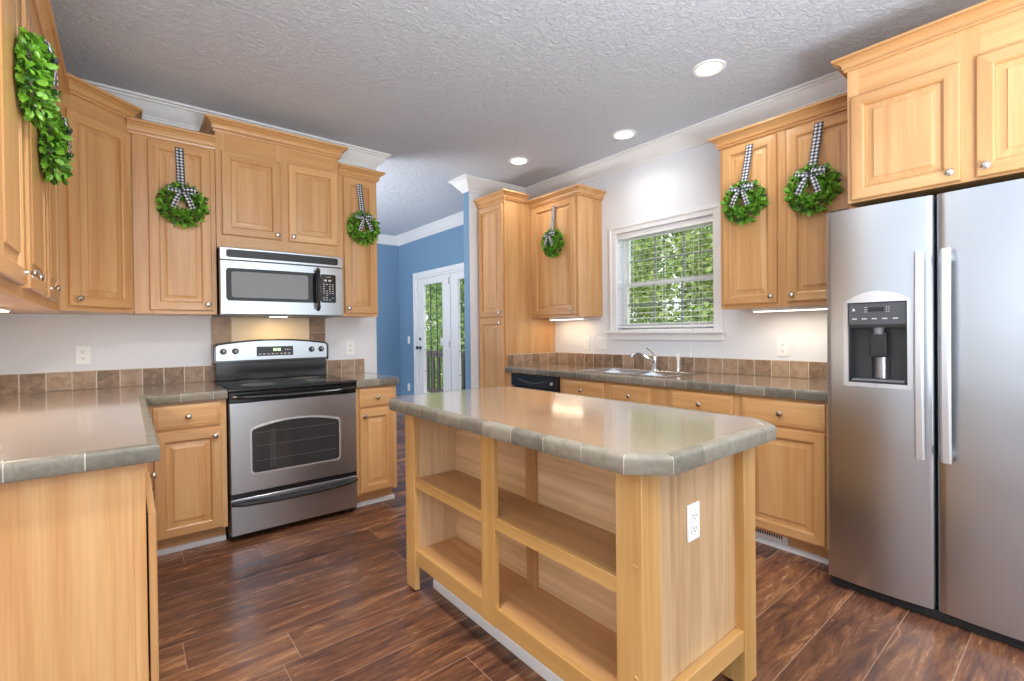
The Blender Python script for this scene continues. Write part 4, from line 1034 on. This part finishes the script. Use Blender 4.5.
obj('spout', tube(NB(), [(-0.010, 0.008, 0.055), (-0.05, 0.035, 0.095), (-0.09, 0.065, 0.125), (-0.125, 0.088, 0.135), (-0.15, 0.104, 0.125), (-0.158, 0.110, 0.105)], [0.015, 0.014, 0.013, 0.013, 0.012, 0.011], 14), M_CHROME, t)
obj('lever', tube(NB(), [(0.0, 0.0, 0.105), (-0.01, 0.014, 0.135), (-0.025, 0.034, 0.160), (-0.04, 0.052, 0.175)], [0.012, 0.009, 0.008, 0.010], 12, flat=0.6), M_CHROME, t)
t = thing('side_sprayer', 'slim pale sprayer wand standing right of the faucet', 'sprayer', (FX, 2.0, CT + 0.0052), 0)
obj('base', lathe(NB(), [(0, 0), (0.022, 0), (0.020, 0.012), (0.012, 0.02), (0, 0.02)], 20), M_CHROME, t)
obj('wand', lathe(NB(), [(0, 0.018), (0.010, 0.02), (0.009, 0.07), (0.012, 0.10), (0.016, 0.125), (0.013, 0.138), (0, 0.14)], 18), M_PLATE, t)

# ------------------------------------------------------------------ blinds
t = thing('window_blind', 'white horizontal slat blind with open slats in the kitchen window', 'blind', (XW + 0.035, (WY0 + WY1) / 2, WZ0), 0)
hw = (WY1 - WY0) / 2 - 0.006
obj('headrail', bx(-0.026, 0.026, -hw, hw, WZ1 - WZ0 - 0.042, WZ1 - WZ0 - 0.002), M_SLAT, t, bevel=0.002)
obj('valance', bx(-0.034, -0.030, -hw, hw, WZ1 - WZ0 - 0.050, WZ1 - WZ0 - 0.003), M_SLAT, t, bevel=0.0015)
bm = NB(); ns = 17; zt = WZ1 - WZ0 - 0.070; zb_ = 0.062
for k in range(ns):
    z = zb_ + (zt - zb_) * k / (ns - 1)
    R_ = []; tl = 0.0030
    for yv in (-hw, hw):
        R_.append([bm.verts.new(p) for p in ((-0.024, yv, z - tl - 0.0007), (0, yv, z + 0.0002), (0.024, yv, z + tl - 0.0007), (0.024, yv, z + tl + 0.0005), (0, yv, z + 0.0014), (-0.024, yv, z - tl + 0.0005))])
    for i in range(6): bm.faces.new((R_[0][i], R_[1][i], R_[1][(i + 1) % 6], R_[0][(i + 1) % 6]))
    bm.faces.new(R_[0]); bm.faces.new(R_[1][::-1])
bmesh.ops.recalc_face_normals(bm, faces=bm.faces[:])
obj('slats', bm, M_SLAT, t, smooth=False)
obj('bottom_rail', bx(-0.025, 0.025, -hw, hw, 0.024, 0.042), M_SLAT, t, bevel=0.003)
bm = NB()
for yv in (-hw + 0.12, 0, hw - 0.12):
    for xv in (-0.024, 0.024): box(bm, xv - 0.001, xv + 0.001, yv - 0.001, yv + 0.001, 0.03, WZ1 - WZ0 - 0.04)
obj('ladder_cord', bm, M_SLAT, t)
yc = -0.2875
pts = [(-0.036, yc, 0.78), (-0.045, yc, 0.6), (-0.07, yc, 0.3), (-0.098, yc, 0.02), (-0.100, yc, -0.16)]
obj('pull_cord', tube(NB(), pts, 0.0018, 6), M_SLAT, t)
obj('tassel', lathe(NB(), [(0, -0.045), (0.008, -0.045), (0.006, -0.012), (0.003, 0.0), (0, 0.001)], 12, (-0.100, yc, -0.16)), M_SLAT, t)

# ------------------------------------------------------------------ wreaths
def ribbon(bm, pts, width, wdir, uvl, per=0.018, taper=None):
    """strip along pts, across wdir, with gingham uv"""
    s = 0; prev = None; L_prev = None; vs = []
    for i, p in enumerate(pts):
        p = Vector(p); wd = Vector(wdir[i] if isinstance(wdir, list) else wdir).normalized()
        if i: s += (p - prev).length
        prev = p; w_ = width if not taper else width * taper[i]
        vs.append((bm.verts.new(p - wd * w_ / 2), bm.verts.new(p + wd * w_ / 2), s, w_))
    for a, b in zip(vs, vs[1:]):
        f = bm.faces.new((a[0], a[1], b[1], b[0]))
        for lp, (u, v) in zip(f.loops, ((0, a[2]), (a[3], a[2]), (b[3], b[2]), (0, b[2]))): lp[uvl].uv = (u / per + 0.25, v / per)
def wreath_parts():
    """three mesh datas built once: leaves, stem ring, ribbon pieces"""
    rnd = random.Random(3)
    bm = NB(); R0, r0 = 0.078, 0.030
    for k in range(900):
        a = rnd.uniform(0, 2 * PI); b = rnd.uniform(0, 2 * PI); rr = r0 * math.sqrt(rnd.uniform(0.1, 1.25)) * rnd.uniform(0.8, 1.15)
        c = Vector(((R0 + rr * math.cos(b)) * math.cos(a), -0.030 - rr * 0.85 * math.sin(b), (R0 + rr * math.cos(b)) * math.sin(a)))
        if c.y > -0.004: continue
        out = Vector((math.cos(a) * math.cos(b), -math.sin(b), math.sin(a) * math.cos(b)))
        tan = Vector((-math.sin(a), 0, math.cos(a)))
        d = (out * rnd.uniform(0.5, 1.2) + tan * rnd.uniform(-0.4, 0.9) + Vector((rnd.gauss(0, .4), rnd.gauss(0, .4), rnd.gauss(0, .4)))).normalized()
        s = d.cross(Vector((rnd.gauss(0, 1), rnd.gauss(0, 1), rnd.gauss(0, 1)))).normalized(); n = d.cross(s)
        l = rnd.uniform(0.018, 0.034); w_ = l * 0.30
        base = c; v0 = bm.verts.new(base); v1 = bm.verts.new(base + d * l * 0.35 + s * w_ + n * 0.002); v2 = bm.verts.new(base + d * l * 0.75 + s * w_ * 0.85 + n * 0.002)
        v3 = bm.verts.new(base + d * l); v4 = bm.verts.new(base + d * l * 0.75 - s * w_ * 0.85 + n * 0.002); v5 = bm.verts.new(base + d * l * 0.35 - s * w_ + n * 0.002)
        for v in (v0, v1, v2, v3, v4, v5):
            v.co.y = min(v.co.y, -0.0015)
        m1 = bm.verts.new(base + d * l * 0.5 - n * 0.0015); m1.co.y = min(m1.co.y, -0.0015)
        for q in ((v0, v1, m1), (v1, v2, m1), (v2, v3, m1), (v3, v4, m1), (v4, v5, m1), (v5, v0, m1)): bm.faces.new(q)
    lv = bm
    bm = NB(); n = 28; pts = [(R0 * math.cos(2 * PI * k / n), -0.028, R0 * math.sin(2 * PI * k / n)) for k in range(n + 1)]
    tube(bm, pts, 0.006, 8); rg = bm
    bm = NB(); uvl = bm.loops.layers.uv.new('UVMap')
    zt = 0.312
    ribbon(bm, [(0, 0.0, zt + 0.018), (0, -0.003, zt + 0.016), (0, -0.004, zt), (0.0, -0.010, 0.25), (0.0, -0.034, 0.12), (0, -0.060, 0.082), (0, -0.066, 0.066)], 0.040, (1, 0, 0), uvl); hang = bm
    bm = NB(); uvl = bm.loops.layers.uv.new('UVMap'); zk = 0.070
    for s in (-1, 1):
        # loop
        P_ = []
        for k in range(13):
            a = 2 * PI * k / 12; rx = 0.034 * (1 - math.cos(a)); P_.append((s * rx, -0.068 - 0.010 * math.sin(a), zk + 0.008 * (1 - math.cos(a)) * 0.5 + 0.008 * math.sin(a) * (1 if s > 0 else -1)))
        ribbon(bm, P_, 0.026, (0.0, 0.15, 1), uvl, taper=[0.5 + 0.5 * math.sin(PI * k / 12) for k in range(13)])
        # tail
        T_ = [(s * 0.002, -0.070, zk), (s * 0.014, -0.078, zk - 0.02), (s * 0.029, -0.080, zk - 0.05), (s * 0.046, -0.078, zk - 0.096)]
        ribbon(bm, T_, 0.028, (0.93, 0, 0.30 * s), uvl, taper=[0.6, 0.8, 1, 1])
    bow = bm
    bm = NB(); lathe(bm, [(0, -0.008), (0.009, -0.007), (0.012, 0), (0.009, 0.007), (0, 0.008)], 10, (0, -0.076, zk), 'x')
    kn = bm
    return lv, rg, hang, bow, kn
proto = None
def wreath(label, loc, rz, sc=1.0, tilt=0.0):
    global proto
    t = thing('boxwood_wreath', label, 'wreath', loc, rz, 'boxwood wreaths on gingham ribbons'); t.scale = (sc, 1, sc)
    t.rotation_euler = (0, tilt, rz)
    if proto is None:
        lv, rg, hang, bow, kn = wreath_parts()
        a = obj('leaves', lv, M_LEAF, t, smooth=False); b = obj('stem_ring', rg, M_BARK, t); c = obj('hanging_ribbon', hang, M_RIB, t); d = obj('bow', bow, M_RIB, t)
        e_ = obj('bow_knot', kn, plain('dark_knot', (0.05, 0.05, 0.06, 1), 0.7), d)
        for o in (c, d):
            s = o.modifiers.new('solid', 'SOLIDIFY'); s.thickness = 0.0008
        proto = t
    else:
        for ch in proto.children:
            q = ch.copy(); COL.objects.link(q); q.parent = t
            for g in ch.children: gg = g.copy(); COL.objects.link(gg); gg.parent = q
    return t
fy_ = 3.54 - 0.0215
wreath('boxwood wreath nearest the viewer, first of two on the left wall doors', (-0.2433, 2.04, 2.03), R90, 1.05)
wreath('boxwood wreath on the second left wall door, below and behind the nearest one', (-0.2433, 2.50, 1.965), R90, 1.08)
wreath('boxwood wreath on the door left of the microwave', (0.272, fy_, 2.035), 0, 1.08, -0.02)
wreath('boxwood wreath on the narrow door right of the microwave', (1.418, fy_, 2.04), 0, 1.03, -0.05)
wreath('boxwood wreath on the cabinet door beside the pantry', (3.0685, 3.095, 2.04), -R90, 1.06, 0.0)
wreath('boxwood wreath on the left door of the cabinet between window and refrigerator', (3.0685, 1.385, 2.035), -R90, 1.10, 0.09)
wreath('boxwood wreath on the door beside the refrigerator, partly next to its top', (3.0685, 1.005, 2.025), -R90, 1.14, 0.09)

# ------------------------------------------------------------------ outside
def tree_mesh(n, R_, H_, seed, ls=0.09, z0=0.6):
    rnd = random.Random(seed); bm = NB(); cl = []
    for k in range(46):
        a = rnd.uniform(0, 2 * PI); r = R_ * math.sqrt(rnd.random()); cl.append(Vector((r * math.cos(a), r * math.sin(a), z0 + rnd.random() * (H_ - z0))))
    for k in range(n):
        c = rnd.choice(cl); p = c + Vector((max(-.5, min(.5, rnd.gauss(0, .26))), max(-.5, min(.5, rnd.gauss(0, .26))), rnd.gauss(0, .26)))
        d = Vector((rnd.gauss(0, 1), rnd.gauss(0, 1), rnd.gauss(-0.3, .6))).normalized(); s = d.cross(Vector((rnd.gauss(0, 1), rnd.gauss(0, 1), rnd.gauss(0, 1)))).normalized()
        l = ls * rnd.uniform(0.7, 1.3); w_ = l * 0.32; q = d.cross(s) * 0.12 * l
        vs = [bm.verts.new(v) for v in (p, p + d * l * 0.45 + s * w_ + q, p + d * l, p + d * l * 0.45 - s * w_ + q)]
        bm.faces.new((vs[0], vs[1], vs[2])); bm.faces.new((vs[0], vs[2], vs[3]))
    return bm
def trunk_mesh(H_, seed):
    rnd = random.Random(seed); bm = NB(); pts = [(0, 0, 0)]
    for k in range(1, 7): pts.append((rnd.uniform(-.06, .06) * k, rnd.uniform(-.06, .06) * k, H_ * 0.8 * k / 6))
    tube(bm, pts, [0.12, 0.10, 0.09, 0.07, 0.06, 0.04, 0.02], 8)
    for k in range(10):
        b = Vector(pts[rnd.randint(2, 5)]); a = rnd.uniform(0, 2 * PI); L = rnd.uniform(.6, 1.2)
        tube(bm, [b, b + Vector((math.cos(a) * L * .5, math.sin(a) * L * .5, L * .25)), b + Vector((math.cos(a) * L, math.sin(a) * L, L * .6))], [0.035, 0.022, 0.008], 6)
    return bm
GT = 'leafy trees outside'
specs = [(7.4, 3.6, 'leafy tree outside the kitchen window, nearest on the right'), (7.4, 6.8, 'leafy tree outside the kitchen window, nearest on the left'), (10.7, 5.2, 'leafy tree in the second row behind the right half of the kitchen window'), (10.7, 8.4, 'leafy tree in the second row behind the left half of the kitchen window'),
         (14.0, 6.8, 'leafy tree far back in the right half of the kitchen window view'), (14.0, 10.0, 'leafy tree far back in the left half of the kitchen window view'),
         (6.9, 10.4, 'leafy tree just beyond the deck railing in the right glass door'), (6.9, 13.6, 'leafy tree beyond the deck railing in the left glass door'), (10.2, 13.2, 'leafy tree in the second row behind the right glass door'), (10.2, 16.4, 'leafy tree in the second row behind the left glass door'), (13.5, 21.0, 'leafy tree farthest away behind the left glass door')]
tm = None
for i, (x, y, lb) in enumerate(specs):
    t = thing('leafy_tree', lb, 'tree', (x, y, -1.2), i * 1.3, GT); 
    if tm is None:
        a = obj('foliage', tree_mesh(17000, 1.05, 6.0, 5, 0.10), M_TREE, t, smooth=False); b = obj('trunk', trunk_mesh(5.6, 2), M_BARK, t); tm = (a, b)
    else:
        for q in tm: c = q.copy(); COL.objects.link(c); c.parent = t
st_obj('lawn', bx(XW + 0.14, 40, -20, 30, -1.3, -1.2), M_GRASS, smooth=False)
t = thing('deck', 'weathered wood deck outside the glass door', 'deck', (4.3, 6.5, -0.15), 0)
bm = NB()
for k in range(12): box(bm, -0.74 + k * 0.145, -0.60 + k * 0.145, -3.0, 3.5, -0.03, 0.0)
obj('boards', bm, M_RAIL, t)
bm = NB()
for x in (-0.6, 0.9):
    for y in (-2.8, 0.2, 3.3): box(bm, x - 0.05, x + 0.05, y - 0.05, y + 0.05, -1.05, -0.03)
obj('support_post', bm, M_RAIL, t)
t = thing('deck_railing', 'brown wooden deck railing outside the glass door', 'railing', (5.2, 6.5, -0.15), 0)
obj('top_rail', bx(-0.06, 0.06, -3.0, 3.5, 0.96, 1.0), M_RAIL, t); obj('bottom_rail', bx(-0.02, 0.02, -3.0, 3.5, 0.10, 0.19), M_RAIL, t)
obj('upper_rail', bx(-0.02, 0.02, -3.0, 3.5, 0.87, 0.96), M_RAIL, t)
for k in range(28): y = -2.9 + k * 0.235; obj('baluster', bx(-0.02, 0.02, y - 0.035, y + 0.035, 0.19, 0.87), M_RAIL, t)
for y in (-2.95, -0.9, 1.1, 3.45): obj('rail_post', bx(-0.05, 0.05, y - 0.05, y + 0.05, 0.0, 0.96), M_RAIL, t)
t = thing('hanging_tag', 'small white paper tag hanging behind the glass of the left door', 'tag', (XW + 0.054, 5.76, 1.12), 0)
bm = NB(); box(bm, 0, 0.002, -0.035, 0.035, -0.06, 0.05); obj('paper', bm, M_PLATE, t)
obj('string', tube(NB(), [(0.001, 0, 0.05), (0.001, 0, 0.12)], 0.002, 6), M_DARK, t)
